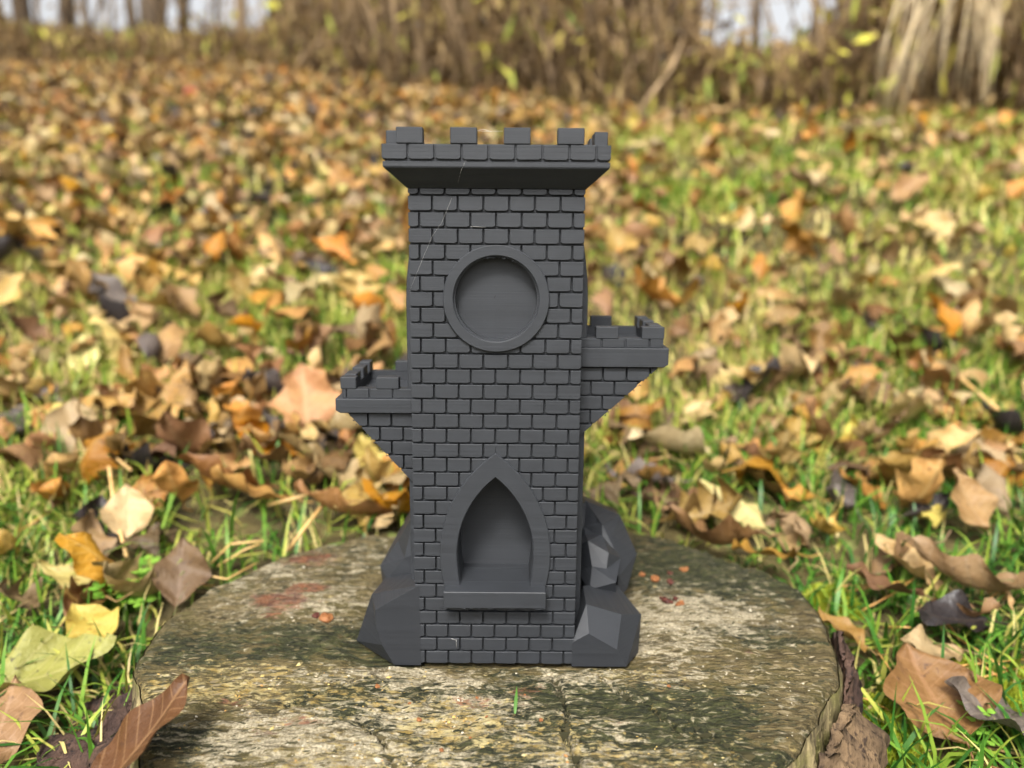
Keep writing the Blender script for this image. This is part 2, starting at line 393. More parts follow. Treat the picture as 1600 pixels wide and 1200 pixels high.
def stump_relief(X, Y):
    a = math.radians(-6); U = X * math.cos(a) - Y * math.sin(a); W = X * math.sin(a) + Y * math.cos(a)
    W = W + (fbm(X * 25, Y * 25, 31, 3) - 0.5) * 0.012
    h = (fbm(U * 45, W * 330, 30, 4) - 0.5) * 0.0046
    h += (fbm(X * 170, Y * 340, 33, 3) - 0.5) * 0.0026
    h += (fbm(X * 22, Y * 22, 34, 3) - 0.5) * 0.004
    # plank-like steps where the saw changed track, front of the tower
    fr = sstep(-0.02, -0.07, Y)
    h += fr * (fbm(U * 18 + 5, W * 120, 37, 3) - 0.5) * 0.006
    flat = np.exp(-((np.maximum(np.abs(X) - 0.07, 0) / 0.008) ** 2)) * sstep(-0.0022, 0.0004, Y) * sstep(0.125, 0.10, Y)
    h = h * (1 - flat) - flat * 0.0018
    for c in crack_xy:
        h -= np.exp(-((seg_dist(X, Y, c) + (fbm(X * 160, Y * 160, 39, 2) - .5) * .003) / 0.0011) ** 2) * 0.006 * (0.4 + 0.6 * fbm(X * 120, Y * 120, 36, 2))
    return h - 0.0004
def stump_masks(X, Y):
    B = lambda *k, **kw: blob(X, Y, *k, **kw)
    dark = np.zeros(X.shape); pale = np.zeros(X.shape); red = np.zeros(X.shape); yel = np.zeros(X.shape)
    for px, py, rx, ry, s in ((1110, 890, .055, .045, .9), (1200, 915, .03, .02, .7), (860, 1100, .045, .022, 1), (960, 1130, .05, .028, 1), (620, 1095, .03, .016, .9), (1050, 1115, .035, .02, 1), (760, 1180, .05, .02, .8),
                              (480, 1000, .06, .02, .55), (560, 1100, .03, .015, .8), (330, 1010, .04, .02, .5), (640, 1140, .03, .012, .7), (1150, 985, .02, .006, .9), (1220, 1000, .02, .005, .8), (1100, 1150, .02, .008, .9), (1180, 1185, .025, .008, .9), (300, 1160, .03, .012, .6), (700, 870, .09, .03, .4), (620, 1010, .02, .02, .7), (330, 905, .05, .02, .3)):
        dark = np.maximum(dark, s * B(px, py, rx, ry, seed=px % 7))
    for px, py, rx, ry, s in ((1075, 965, .05, .035, .9), (1040, 1010, .03, .015, .8), (640, 1052, .035, .007, 1.0), (700, 1065, .03, .008, .9), (480, 935, .05, .03, .6), (400, 900, .05, .03, .5), (560, 870, .05, .03, .4), (440, 1150, .04, .02, .7), (700, 1110, .05, .02, .6), (1000, 1060, .06, .012, .6), (1180, 1080, .05, .02, .35), (900, 1060, .05, .008, .6), (520, 1060, .04, .01, .5), (560, 1180, .05, .015, .6), (880, 1190, .06, .02, .4)):
        pale = np.maximum(pale, s * B(px, py, rx, ry, seed=px % 5 + 10))
    for px, py, rx, ry, s in ((440, 938, .020, .012, 1), (478, 922, .014, .008, 1), (487, 872, .022, .014, .8), (425, 962, .008, .004, 1), (460, 1125, .014, .005, .45), (412, 1142, .01, .004, .45), (820, 1078, .012, .008, .6), (735, 1095, .012, .005, .6), (690, 1130, .014, .004, .5), (355, 1100, .01, .004, .5), (1165, 1015, .006, .003, .5)):
        red = np.maximum(red, s * B(px, py, rx, ry, seed=px % 6 + 20, rough=.35))
    for px, py, rx, ry, s in ((330, 1075, .05, .012, .9), (520, 1090, .05, .015, .6), (720, 1130, .04, .012, .9), (1000, 1060, .03, .01, .7), (1060, 1090, .02, .01, .6), (900, 1180, .05, .01, .6), (640, 1100, .04, .01, .7), (820, 1150, .04, .012, .6), (380, 1050, .04, .012, .7), (1020, 1180, .06, .012, .5), (600, 1190, .05, .012, .6)):
        yel = np.maximum(yel, s * B(px, py, rx, ry, seed=px % 4 + 30))
    for c in crack_xy[:2]:  # paints in the shade of two cracks and the dark moss along them
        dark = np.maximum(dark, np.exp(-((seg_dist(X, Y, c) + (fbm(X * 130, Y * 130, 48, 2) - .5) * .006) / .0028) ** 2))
    bare = np.maximum(B(1190, 1110, .06, .03, seed=3), B(1230, 1030, .03, .03, seed=4))
    pale *= 1 - .7 * bare; yel *= 1 - .8 * bare
    frc = sstep(-0.01, -0.06, Y)
    pale = np.clip(pale * 0.9 + frc * 0.10, 0, 1); yel = np.clip(yel + frc * .12 * (1 - bare), 0, 1)
    return dark, pale, red, yel
def build_stump():
    root = empty('tree_stump', (SC.x, SC.y, -0.085))
    tag(root, 'weathered olive grey tree stump with lichen carrying the dark grey tower', 'tree stump')
    na, nr = 900, 250
    th = np.linspace(-math.pi, math.pi, na, endpoint=False)
    rr = np.linspace(0.001, 1, nr) ** 0.9
    R = stump_R(th)
    TH, RR = np.meshgrid(th, rr)
    X = SC.x + np.cos(TH) * RR * R[None, :]; Y = SC.y + np.sin(TH) * RR * R[None, :]
    Z = stump_relief(X, Y)
    edge = (1 - RR) * R[None, :]
    Z = Z - 0.004 * np.exp(-edge / 0.0025) 
    i = np.arange(na * nr).reshape(nr, na)
    Q = np.stack([i[:-1], np.roll(i[:-1], -1, 1), np.roll(i[1:], -1, 1), i[1:]], -1).reshape(-1, 4)
    V = np.stack([X, Y, Z], -1).reshape(-1, 3)
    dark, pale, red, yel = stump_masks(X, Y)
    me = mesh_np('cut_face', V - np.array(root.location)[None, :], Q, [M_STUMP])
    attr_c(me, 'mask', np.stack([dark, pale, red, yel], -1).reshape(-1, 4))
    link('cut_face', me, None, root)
    # crumbs of lichen and slivers of raised fibre
    def cand(n):
        x = RNG.uniform(-.18, .17, n); y = RNG.uniform(-.135, .17, n)
        k = np.hypot(x - SC.x, y - SC.y) < stump_R(np.arctan2(y - SC.y, x - SC.x)) - .004
        k &= ~((np.abs(x) < .079) & (y > -.002) & (y < .11))
        return x[k], y[k]
    x, y = cand(60000); d_, p_, r_, y_ = stump_masks(x, y)
    w_ = np.clip(.02 + .55 * p_ + .6 * y_ - .3 * d_, .01, 1) * sstep(.52, .66, fbm(x * 60, y * 100, 71, 3))
    k = RNG.rand(len(x)) < w_ * .30; x, y, p_, y_ = x[k], y[k], p_[k], y_[k]; n = len(x)
    oct_ = np.array([(1, 0, 0), (-1, 0, 0), (0, 1, 0), (0, -1, 0), (0, 0, 1), (0, 0, -1)], float)
    of = np.array([(0, 2, 4), (2, 1, 4), (1, 3, 4), (3, 0, 4), (2, 0, 5), (1, 2, 5), (3, 1, 5), (0, 3, 5)])
    sz = RNG.lognormal(math.log(.00042), .45, n)[:, None, None] * np.stack([RNG.uniform(.9, 2.0, n), RNG.uniform(.8, 1.2, n), RNG.uniform(.5, 1.0, n)], -1)[:, None, :]
    P = oct_[None] * sz * RNG.uniform(.6, 1.3, (n, 6, 1)); an = RNG.uniform(0, 6.28, n); ca, sa = np.cos(an)[:, None], np.sin(an)[:, None]
    P = np.stack([P[..., 0] * ca - P[..., 1] * sa, P[..., 0] * sa + P[..., 1] * ca, P[..., 2]], -1)
    P += np.stack([x, y, stump_relief(x, y) + .0001], -1)[:, None, :]
    T = (of[None] + np.arange(n)[:, None, None] * 6).reshape(-1, 3)
    tone_ = np.where(RNG.rand(n) < y_ / (y_ + p_ + .05), RNG.uniform(.45, .95, n), RNG.uniform(0, .42, n))
    me = mesh_np('lichen_crumbs', P.reshape(-1, 3) - np.array(root.location)[None], T, [M_LICHEN], None, False); attr_f(me, 'rnd', np.repeat(tone_, 6))
    o = link('lichen_crumbs', me, None, root); o['kind'] = 'stuff'
    x, y = cand(6500); n = len(x)
    d_ = stump_masks(x, y)[0]
    L_ = RNG.uniform(.002, .009, n); w_ = RNG.uniform(.00015, .00040, n); hh = RNG.uniform(.0003, .0010, n); an = RNG.normal(math.radians(6), .10, n) - x * 1.2
    ux, uy = np.cos(an), np.sin(an); z = stump_relief(x, y)
    z1 = stump_relief(x - ux * L_ / 2, y - uy * L_ / 2); z2 = stump_relief(x + ux * L_ / 2, y + uy * L_ / 2)
    a_ = np.stack([x - ux * L_ / 2, y - uy * L_ / 2, z1 - .0002], -1); b_ = np.stack([x + ux * L_ / 2, y + uy * L_ / 2, z2 - .0002], -1)
    l_ = np.stack([x - uy * w_, y + ux * w_, z - .0003], -1); q_ = np.stack([x + uy * w_, y - ux * w_, z - .0003], -1); t_ = np.stack([x, y, np.maximum(z, (z1 + z2) / 2) + hh * .6], -1)
    P = np.stack([a_, b_, l_, q_, t_], 1); T = (np.array([(0, 3, 4), (3, 1, 4), (1, 2, 4), (2, 0, 4)])[None] + np.arange(n)[:, None, None] * 5).reshape(-1, 3)
    me = mesh_np('wood_fibres', P.reshape(-1, 3) - np.array(root.location)[None], T, [M_FIBRE], None, False); attr_f(me, 'rnd', np.repeat(np.clip(RNG.rand(n) - .8 * d_, 0, 1), 5))
    o = link('wood_fibres', me, None, root); o['kind'] = 'stuff'
    # side wall
    ns = 60; s = np.linspace(0, 1, ns)
    TH, S = np.meshgrid(th, s)
    flare = 0.010 * S + 0.03 * S ** 3
    rid = (fbm(TH * 26 + 90, S * 3 + 5, 40, 4) - 0.5) * 0.018 * np.clip(S * 6, 0, 1) + (fbm(TH * 90 + 90, S * 7, 44, 3) - 0.5) * 0.006 * np.clip(S * 9, 0, 1)
    RS = R[None, :] + flare + rid + 0.0006
    X2 = SC.x + np.cos(TH) * RS; Y2 = SC.y + np.sin(TH) * RS
    topz = Z[-1][None, :]
    Z2 = topz + 0.0005 + (-0.16 - topz) * S ** 1.1
    V2 = np.stack([X2, Y2, Z2], -1).reshape(-1, 3)
    i = np.arange(na * ns).reshape(ns, na)
    Q2 = np.stack([i[:-1], np.roll(i[:-1], -1, 1), np.roll(i[1:], -1, 1), i[1:]], -1).reshape(-1, 4)
    me = mesh_np('stump_side', V2 - np.array(root.location)[None, :], Q2, [M_SIDE])
    attr_f(me, 'rnd', fbm(TH * 5 + 70, S * 2, 47, 3).ravel())
    link('stump_side', me, None, root)
    return root
m, t = nodes('stump_side_wood')
g = N(t, 'ShaderNodeNewGeometry').outputs['Position']
n1 = noise(t, mapping(t, g, (260, 260, 40)), 1.0, 5, 0.65); n2 = noise(t, g, 60, 4); n3 = noise(t, g, 500, 3)
c = mixc(t, ramp(t, n1, [(0.36, 0), (0.64, 1)]), (0.055, 0.042, 0.022), (0.30, 0.24, 0.12))
c = mixc(t, ramp(t, n2, [(0.46, 0), (0.60, 0.8)]), c, (0.13, 0.12, 0.035))
c = mixc(t, ramp(t, n3, [(0.60, 0), (0.70, 0.7)]), c, (0.42, 0.35, 0.16))
finish(t, c, 0.8, ((n1, 0.9, 0.002), (n3, 0.5, 0.001)), 0.25)
M_SIDE = m
STUMP = build_stump()

def bark_plate(path_px, z0, z1, thick, width_fn, mat, seed, out=0.006):
    """a standing plate of bark following the stump's outline between two measured angles"""
    a0, a1 = path_px
    n = 60; k = 50
    th = np.linspace(a0, a1, n)
    s = np.linspace(0, 1, k)
    TH, S = np.meshgrid(th, s)
    e = np.sin(np.pi * (TH - a0) / (a1 - a0)) ** 0.35
    top = z0 + (fbm(TH * 30, TH * 0, seed, 3) - 0.5) * 0.02
    nz = (fbm(TH * 40, S * 4, seed + 1, 4) - 0.5) * 0.012 + (fbm(TH * 160, S * 14, seed + 3, 3) - 0.5) * 0.005
    Zc = top + (z1 - top) * S - (1 - e) * 0.02
    Rb = stump_R(TH) + out + 0.02 * S ** 2
    vs = []; 
    for sgn in (0, 1):
        r = Rb + (thick * e * np.clip(np.minimum(S * 9, 1), 0.25, 1) + nz if sgn else nz * 0.3)
        vs.append(np.stack([SC.x + np.cos(TH) * r, SC.y + np.sin(TH) * r, Zc], -1).reshape(-1, 3))
    V = np.concatenate(vs)
    i = np.arange(n * k).reshape(k, n); o = n * k
    q = np.stack([i[:-1, :-1], i[:-1, 1:], i[1:, 1:], i[1:, :-1]], -1).reshape(-1, 4)
    rim = np.concatenate([i[0, :], i[1:, -1], i[-1, -2::-1], i[-2:0:-1, 0]])
    rq = np.stack([rim, np.roll(rim, -1), np.roll(rim, -1) + o, rim + o], -1)
    Q = np.concatenate([q, q[:, ::-1] + o, rq])
    me = mesh_np('bark_plate', V - np.array(STUMP.location)[None, :], Q, [mat])
    o_ = link('bark_plate', me, None, STUMP)
    return o_
def ang(px, py, z=0.0):
    q = at_z(px, py, z) - SC; return math.atan2(q.y, q.x)
aR0 = ang(1292, 979); aR1 = ang(1308, 1040); aR2 = ang(1258, 1142)
b = bark_plate((aR1 - 0.02, aR0 + 0.06), -0.004, -0.13, 0.010, None, M_BARK, 61, 0.004); b['label'] = 'thin black strip of rotten bark on the right of the stump'
b = bark_plate((aR1 - 0.42, aR1 + 0.03), -0.012, -0.13, 0.020, None, M_BARK2, 71, 0.006); b['label'] = 'thick flaking brown bark plate standing right of the stump'
aL0 = ang(257, 962); aL1 = ang(211, 1058)
b = bark_plate((aL0 - 0.1, aL1 + math.pi * 0.0 + 0.25 + (2 * math.pi if aL1 < 0 else 0)), -0.030, -0.13, 0.020, None, M_BARK, 81, 0.004); b['label'] = 'dark red brown rotten bark on the left of the stump'
aL2 = ang(150, 1100, -.05) % (2 * math.pi)
b = bark_plate((aL2 - 0.28, aL2 + 0.55), -0.048, -0.13, 0.040, None, M_BARK, 91, 0.016); b['label'] = 'wide black slab of rotten wood at the lower left of the stump'

# ------------------------------------------------------------------ tower
TOWER = empty('printed_tower', (0, 0.04, 0))
tag(TOWER, 'dark grey plastic castle tower with brick relief standing on the stump', 'tower')
def tlink(name, me, mat, parent=None):
    o = link(name, me, mat, parent or TOWER)
    # meshes are written in world coordinates, the root sits at the tower's base
    if (parent or TOWER) is TOWER: o.matrix_parent_inverse = Matrix.Translation((0, -0.04, 0))
    return o
def from_bm(name, bm, smooth=False):
    me = bpy.data.meshes.new(name); bm.normal_update(); bm.to_mesh(me); bm.free()
    return me
def box_me(name, x0, x1, y0, y1, z0, z1, bev=0.0003):
    bm = bmesh.new(); bmesh.ops.create_cube(bm, size=1)
    for v in bm.verts:
        v.co = Vector(((x0 + x1) / 2 + v.co.x * (x1 - x0), (y0 + y1) / 2 + v.co.y * (y1 - y0), (z0 + z1) / 2 + v.co.z * (z1 - z0)))
    if bev: bmesh.ops.bevel(bm, geom=bm.edges[:], offset=bev, segments=1, affect='EDGES', profile=0.5)
    return from_bm(name, bm)
def poly_offset(poly, d):
    n = len(poly); out = []
    area = sum(poly[i][0] * poly[(i + 1) % n][1] - poly[(i + 1) % n][0] * poly[i][1] for i in range(n))
    sg = 1 if area > 0 else -1
    for i in range(n):
        p0, p1, p2 = Vector(poly[i - 1]), Vector(poly[i]), Vector(poly[(i + 1) % n])
        e1 = (p1 - p0).normalized(); e2 = (p2 - p1).normalized()
        n1 = Vector((-e1.y, e1.x)) * sg; n2 = Vector((-e2.y, e2.x)) * sg
        b = n1 + n2
        if b.length < 1e-6: out.append(tuple(p1 + n1 * d)); continue
        b = b / b.length; out.append(tuple(p1 + b * d / max(0.45, b.dot(n1))))
    return out
def prism_me(name, poly, yf, yb, bev=0.0003):
    """polygon in (x, z), front at yf (towards the camera), back at yb, front edge bevelled"""
    n = len(poly); ins = poly_offset(poly, bev)
    V = [(x, yb, z) for x, z in poly] + [(x, yf + bev, z) for x, z in poly] + [(x, yf, z) for x, z in ins]
    F = []
    for k in (0, 1):
        for i in range(n):
            j = (i + 1) % n; F.append((k * n + i, k * n + j, (k + 1) * n + j, (k + 1) * n + i))
    F.append(tuple(2 * n + i for i in range(n))); F.append(tuple(reversed(range(n))))
    bm = bmesh.new(); vs = [bm.verts.new(v) for v in V]
    for f in F: bm.faces.new([vs[i] for i in f])
    bmesh.ops.recalc_face_normals(bm, faces=bm.faces[:])
    return from_bm(name, bm)
def clip_half(poly, px, pz, nx, nz):
    """keep the side where (p - (px,pz)).(nx,nz) >= 0"""
    out = []
    for i in range(len(poly)):
        a, b = poly[i], poly[(i + 1) % len(poly)]
        da = (a[0] - px) * nx + (a[1] - pz) * nz; db = (b[0] - px) * nx + (b[1] - pz) * nz
        if da >= 0: out.append(a)
        if da * db < 0:
            f = da / (da - db); out.append((a[0] + (b[0] - a[0]) * f, a[1] + (b[1] - a[1]) * f))
    res = []
    for p in out:
        if not res or math.hypot(p[0] - res[-1][0], p[1] - res[-1][1]) > 0.0002: res.append(p)
    if len(res) > 1 and math.hypot(res[0][0] - res[-1][0], res[0][1] - res[-1][1]) < 0.0002: res.pop()
    return res
def poly_area(p):
    return abs(sum(p[i][0] * p[(i + 1) % len(p)][1] - p[(i + 1) % len(p)][0] * p[i][1] for i in range(len(p)))) / 2 if len(p) > 2 else 0
PIT, ROW, GAP = 0.01162, 0.00722, 0.00088
def brick_poly(x0, x1, z0, z1, gl=True, gr=True):
    a = x0 + (GAP / 2 if gl else 0); b = x1 - (GAP / 2 if gr else 0)
    zb = z0 + GAP * 0.95 + random.uniform(-1, 1) * 0.00010; zt = z1 - 0.00005
    c = min(0.0011, (b - a) * 0.3)
    return [(a, zb + c * 0.55), (a + c, zb), (b - c, zb - random.uniform(-1, 1) * 0.00012), (b, zb + c * 0.55), (b, zt), (a, zt)]

# window ring and arch data
CX, CZ, RO, RI = 0.0, 0.1854, 0.0246, 0.0197
def arch_half(w_max, z_wmax, z_apex, w_bot, z_bot, n=16):
    """right half of the pointed arch from the foot to the apex"""
    pts = [(w_bot, z_bot)]
    # lower bulge
    for i in range(1, 6):
        f = i / 5; pts.append((w_bot + (w_max - w_bot) * math.sin(f * math.pi / 2), z_bot + (z_wmax - z_bot) * f))
    h = z_apex - z_wmax
    Rr = (w_max ** 2 + h * h) / (2 * w_max)          # circle with its centre level with the widest point
    a1 = math.asin(min(1, h / Rr))
    for i in range(1, n + 1):
        a = a1 * i / n; pts.append((w_max - Rr + Rr * math.cos(a), z_wmax + Rr * math.sin(a)))
    pts[-1] = (0.0, z_apex)
    return pts
AO = arch_half(0.0272, 0.0600, 0.1118, 0.0253, 0.0440)
AI = arch_half(0.0187, 0.0605, 0.0999, 0.0172, 0.0440)
AM = [((a[0] * .55 + b[0] * .45), (a[1] * .55 + b[1] * .45)) for a, b in zip(AO, AI)]
SILL_T, SILL_B, SILL_W = 0.0443, 0.0359, 0.0249

def bool_sub(me, cutters):
    o = bpy.data.objects.new('tmp', me); COL.objects.link(o); cs = []
    for c in cutters:
        co = bpy.data.objects.new('cut', c); COL.objects.link(co); cs.append(co)
        md = o.modifiers.new('b', 'BOOLEAN'); md.object = co; md.operation = 'DIFFERENCE'; md.solver = 'EXACT'
    dg = bpy.context.evaluated_depsgraph_get(); dg.update()
    r = bpy.data.meshes.new_from_object(o.evaluated_get(dg))
    for x in cs + [o]: bpy.data.objects.remove(x)
    return r
W2 = 0.0400
shaft_me = prism_me('shaft', [(-W2 + .0003, 0), (W2 - .0003, 0), (W2 - .0003, 0.2354), (-W2 + .0003, 0.2354)], 0.0026, 0.080, 0.0002)
circ = [(CX + (RI - .0006) * math.cos(a), CZ + (RI - .0006) * math.sin(a)) for a in np.linspace(0, 2 * math.pi, 96, endpoint=False)]
archfull = [(-x, z) for x, z in AI] + [(x, z) for x, z in AI[-2::-1]]
archcut = [(x * 0.99, z if z > 0.045 else SILL_T + 0.0001) for x, z in archfull]
cut2 = prism_me('c', archcut, -0.01, 0.0240, 0.0001)
for v in cut2.vertices:
    if v.co.y > 0.01: v.co.y += (v.co.z - SILL_T) * 0.08
niche_cut = cut2.copy(); niche_cut.transform(Matrix.Diagonal((1.012, 1.0, 1.004, 1.0)))
for v in niche_cut.vertices: v.co.y += .0004
shaft_me = bool_sub(shaft_me, [prism_me('c', circ, -0.01, 0.0065, 0.0001), cut2])
SHAFT = tlink('shaft', shaft_me, M_PLA)

def nearest(curve, x, z):
    best = None
    for (x0, z0), (x1, z1) in zip(curve[:-1], curve[1:]):
        dx, dz = x1 - x0, z1 - z0; tt = max(0, min(1, ((x - x0) * dx + (z - z0) * dz) / (dx * dx + dz * dz)))
        qx, qz = x0 + tt * dx, z0 + tt * dz; d = math.hypot(x - qx, z - qz)
        if best is None or d < best[0]:
            l = math.hypot(dx, dz); best = (d, qx, qz, dz / l, -dx / l)   # outward normal (right half)
    return best
shared = {}
def put_brick(poly, parent, yf=0.0, yb=0.0030, key=None):
    if key is not None and key in shared: me = shared[key]
    else:
        me = prism_me('brick', poly, yf + random.uniform(0, .00012), yb, 0.00016)
        if key is not None: shared[key] = me
    return tlink('brick', me, M_PLA, parent)
Z_TOP_ROW = 0.2315
for r in range(-1, 32):
    z1 = Z_TOP_ROW - r * ROW; z0 = z1 - ROW
    if r == -1: z1 = 0.2349
    z0 = max(z0, 0.0003)
    if r % 2 == 0: joints = [k * PIT - 0.00012 for k in (-2.5, -1.5, -.5, .5, 1.5, 2.5)]
    else: joints = [k * PIT - 0.0002 for k in range(-3, 4)]
    xs = [-W2 - GAP / 2] + joints + [W2 + GAP / 2]
    zc = (z0 + z1) / 2
    for x0, x1 in zip(xs[:-1], xs[1:]):
        polys = [brick_poly(x0, x1, z0, z1)]
        # circle
        cx_, cz_ = (x0 + x1) / 2, zc
        # arch: bricks that straddle the middle are cut on both sides
        if z0 < 0.1118 and z1 > SILL_B and x0 < 0 < x1:
            polys = [clip_half(polys[0], 0, 0, -1, 0), clip_half(polys[0], 0, 0, 1, 0)]
        outp = []
        for p in polys:
            if len(p) < 3: continue
            mx = sum(q[0] for q in p) / len(p); mz = sum(q[1] for q in p) / len(p)
            d = math.hypot(mx - CX, mz - CZ)
            if d < RO + 0.010:
                rm = RO - 0.0018; nx, nz = ((mx - CX) / d, (mz - CZ) / d) if d > 1e-5 else (1, 0)
                p = clip_half(p, CX + nx * rm, CZ + nz * rm, nx, nz)
            if len(p) > 2 and SILL_T - 0.001 < mz < 0.1135:
                sg = 1 if mx > 0 else -1
                q = nearest(AM, abs(mx), mz)
                p = clip_half(p, sg * q[1], q[2], sg * q[3], q[4])
            if len(p) > 2 and SILL_B - .002 < mz < SILL_T + .003 and abs(mx) < 0.03:
                if z1 <= SILL_T + 0.002 and abs(mx) < SILL_W - 0.004 and z0 > SILL_B - 0.001: p = []
            if len(p) > 2 and poly_area(p) > 1.2e-6: outp.append(p)
        full = len(outp) == 1 and abs(poly_area(outp[0]) - poly_area(polys[0])) < 1e-9
        for p in outp: put_brick(p, SHAFT)

# round window surround
def lathe_ring(name, cx, cz, prof, n=128):
    """prof: closed list of (radius, y)"""
    V = []; F = []; k = len(prof)
    for i in range(n):
        a = 2 * math.pi * i / n
        for r, y in prof: V.append((cx + r * math.cos(a), y, cz + r * math.sin(a)))
    for i in range(n):
        for j in range(k):
            F.append((i * k + j, i * k + (j + 1) % k, ((i + 1) % n) * k + (j + 1) % k, ((i + 1) % n) * k + j))
    bm = bmesh.new(); vs = [bm.verts.new(v) for v in V]
    for f in F: bm.faces.new([vs[i] for i in f])
    bmesh.ops.recalc_face_normals(bm, faces=bm.faces[:])
    return from_bm(name, bm)
RF = tlink('round_window_frame', lathe_ring('round_window_frame', CX, CZ, [(RO, 0.0030), (RO, -0.0012), (RO - .0004, -0.0016), (RI + .0004, -0.0016), (RI, -0.0012), (RI, 0.0004), (RI - .0007, 0.0004), (RI - .0007, 0.0030)]), M_PLA)
# drooping strands under the top of the ring
tb = Tubes()
for k in range(26):
    a = math.radians(90 + random.uniform(-24, 16)); a2 = a + random.uniform(-.12, .12)
    r = RI - random.uniform(0.0000, 0.0007)
    tb.add([(CX + r * math.cos(a), random.uniform(-.0012, .003), CZ + r * math.sin(a)), (CX + (r - .0005) * math.cos((a + a2) / 2), 0.0, CZ + (r - .0005) * math.sin((a + a2) / 2)), (CX + r * math.cos(a2), random.uniform(-.001, .003), CZ + r * math.sin(a2))], 0.00022, 5)
tlink('drooping_strand', tb.mesh('drooping_strand', M_PLA), None, RF)

# arch surround: band between the two arch curves
def arch_frame():
    o = [(-x, z) for x, z in AO] + [(x, z) for x, z in AO[-2::-1]]
    i = [(-x, z) for x, z in AI] + [(x, z) for x, z in AI[-2::-1]]
    n = len(o); V = []; F = []
    bev = 0.0004
    for (ox, oz), (ix, iz) in zip(o, i):
        dx, dz = ix - ox, iz - oz; l = math.hypot(dx, dz); ux, uz = dx / l * bev, dz / l * bev
        V += [(ox, 0.0030, oz), (ox, -0.0014 + bev, oz), (ox + ux, -0.0014, oz + uz), (ix - ux, -0.0014, iz - uz), (ix, -0.0014 + bev, iz), (ix, 0.0040, iz)]
    for k in range(n - 1):
        for j in range(5): F.append((k * 6 + j, k * 6 + j + 1, (k + 1) * 6 + j + 1, (k + 1) * 6 + j))
        F.append((k * 6 + 5, k * 6, (k + 1) * 6, (k + 1) * 6 + 5))
    F.append(tuple(range(6))); F.append(tuple((n - 1) * 6 + j for j in range(6)))
    bm = bmesh.new(); vs = [bm.verts.new(v) for v in V]
    for f in F: bm.faces.new([vs[q] for q in f])
    bmesh.ops.recalc_face_normals(bm, faces=bm.faces[:])
    return from_bm('arch_frame', bm)
tlink('arch_frame', arch_frame(), M_PLA)
SILL = tlink('window_sill', box_me('window_sill', -SILL_W, SILL_W, -0.0090, 0.0030, SILL_B, SILL_T, 0.0003), M_PLA)
tb = Tubes()
for k in range(46):
    x = random.uniform(-SILL_W, SILL_W); y = -0.0090 + random.uniform(0.0, .006)
    tb.add([(x, y, SILL_B + .0001), (x + random.uniform(-.002, .002), y + random.uniform(-.001, .001), SILL_B - random.uniform(.0001, .0007)), (x + random.uniform(-.004, .004), y, SILL_B + .0001)], 0.00016, 4)
tlink('drooping_strand', tb.mesh('drooping_strand', M_PLA), None, SILL)
# rear body, slightly wider than the brick front, with a curved shoulder
prof = []
for k in range(25):
    z = 0.232 * k / 24
    prof.append((0.0401 + 0.0041 * float(sstep(0.228, 0.185, z)), z))
rear = [(-x, z) for x, z in prof] + [(x, z) for x, z in prof[::-1]]
tlink('rear_body', bool_sub(prism_me('rear_body', rear, 0.0185, 0.0835, 0.0004), [niche_cut]), M_PLA)

# cornice + parapet
PO, PW = 0.0098, 0.0498
def frustum():
    y0, y1 = -PO, 0.0835 + PO
    V = []
    for (hw, ya, yb, z) in ((W2 + .0004, -0.0004, 0.0835, 0.2350), (PW - .0006, y0 + .0006, y1, 0.2430), (PW - .0003, y0 + .0003, y1, 0.2436), (PW - .0003, y0 + .0003, y1, 0.2456), (PW - .0014, y0 + .0014, y1, 0.2459), (PW - .0014, y0 + .0014, y1, 0.2475)):
        V += [(-hw, ya, z), (hw, ya, z), (hw, yb, z), (-hw, yb, z)]
    F = []
    for k in range(5):
        for i in range(4): F.append((k * 4 + i, k * 4 + (i + 1) % 4, (k + 1) * 4 + (i + 1) % 4, (k + 1) * 4 + i))
    F += [(3, 2, 1, 0), (20, 21, 22, 23)]
    return mesh_pd('cornice', V, F)
tlink('cornice', frustum(), M_PLA)
def wall_ring(name, x0, x1, y0, y1, z0, z1, th):
    V = []
    for z in (z0, z1):
        V += [(x0, y0, z), (x1, y0, z), (x1, y1, z), (x0, y1, z), (x0 + th, y0 + th, z), (x1 - th, y0 + th, z), (x1 - th, y1 - th, z), (x0 + th, y1 - th, z)]
    F = []
    for i in range(4):
        j = (i + 1) % 4
        F += [(i, j, 8 + j, 8 + i), (4 + j, 4 + i, 12 + i, 12 + j), (8 + i, 8 + j, 12 + j, 12 + i), (j, i, 4 + i, 4 + j)]
    return mesh_pd(name, V, F)
PYB = 0.0835 + PO
PAR = tlink('parapet', wall_ring('parapet', -PW + .0012, PW - .0012, -PO + .0012, PYB - .0012, 0.2470, 0.2531, 0.0052), M_PLA)
xl = -PW; k = 0
while xl < PW - 0.002:
    xr = min(xl + (0.0113 if k == 0 else 0.01171), PW)
    put_brick(brick_poly(xl - (GAP / 2 if k == 0 else 0), xr + (GAP / 2 if xr >= PW - 1e-6 else 0), 0.2462 - .0004, 0.2529), PAR, -PO, -PO + 0.0016)
    xl = xr; k += 1
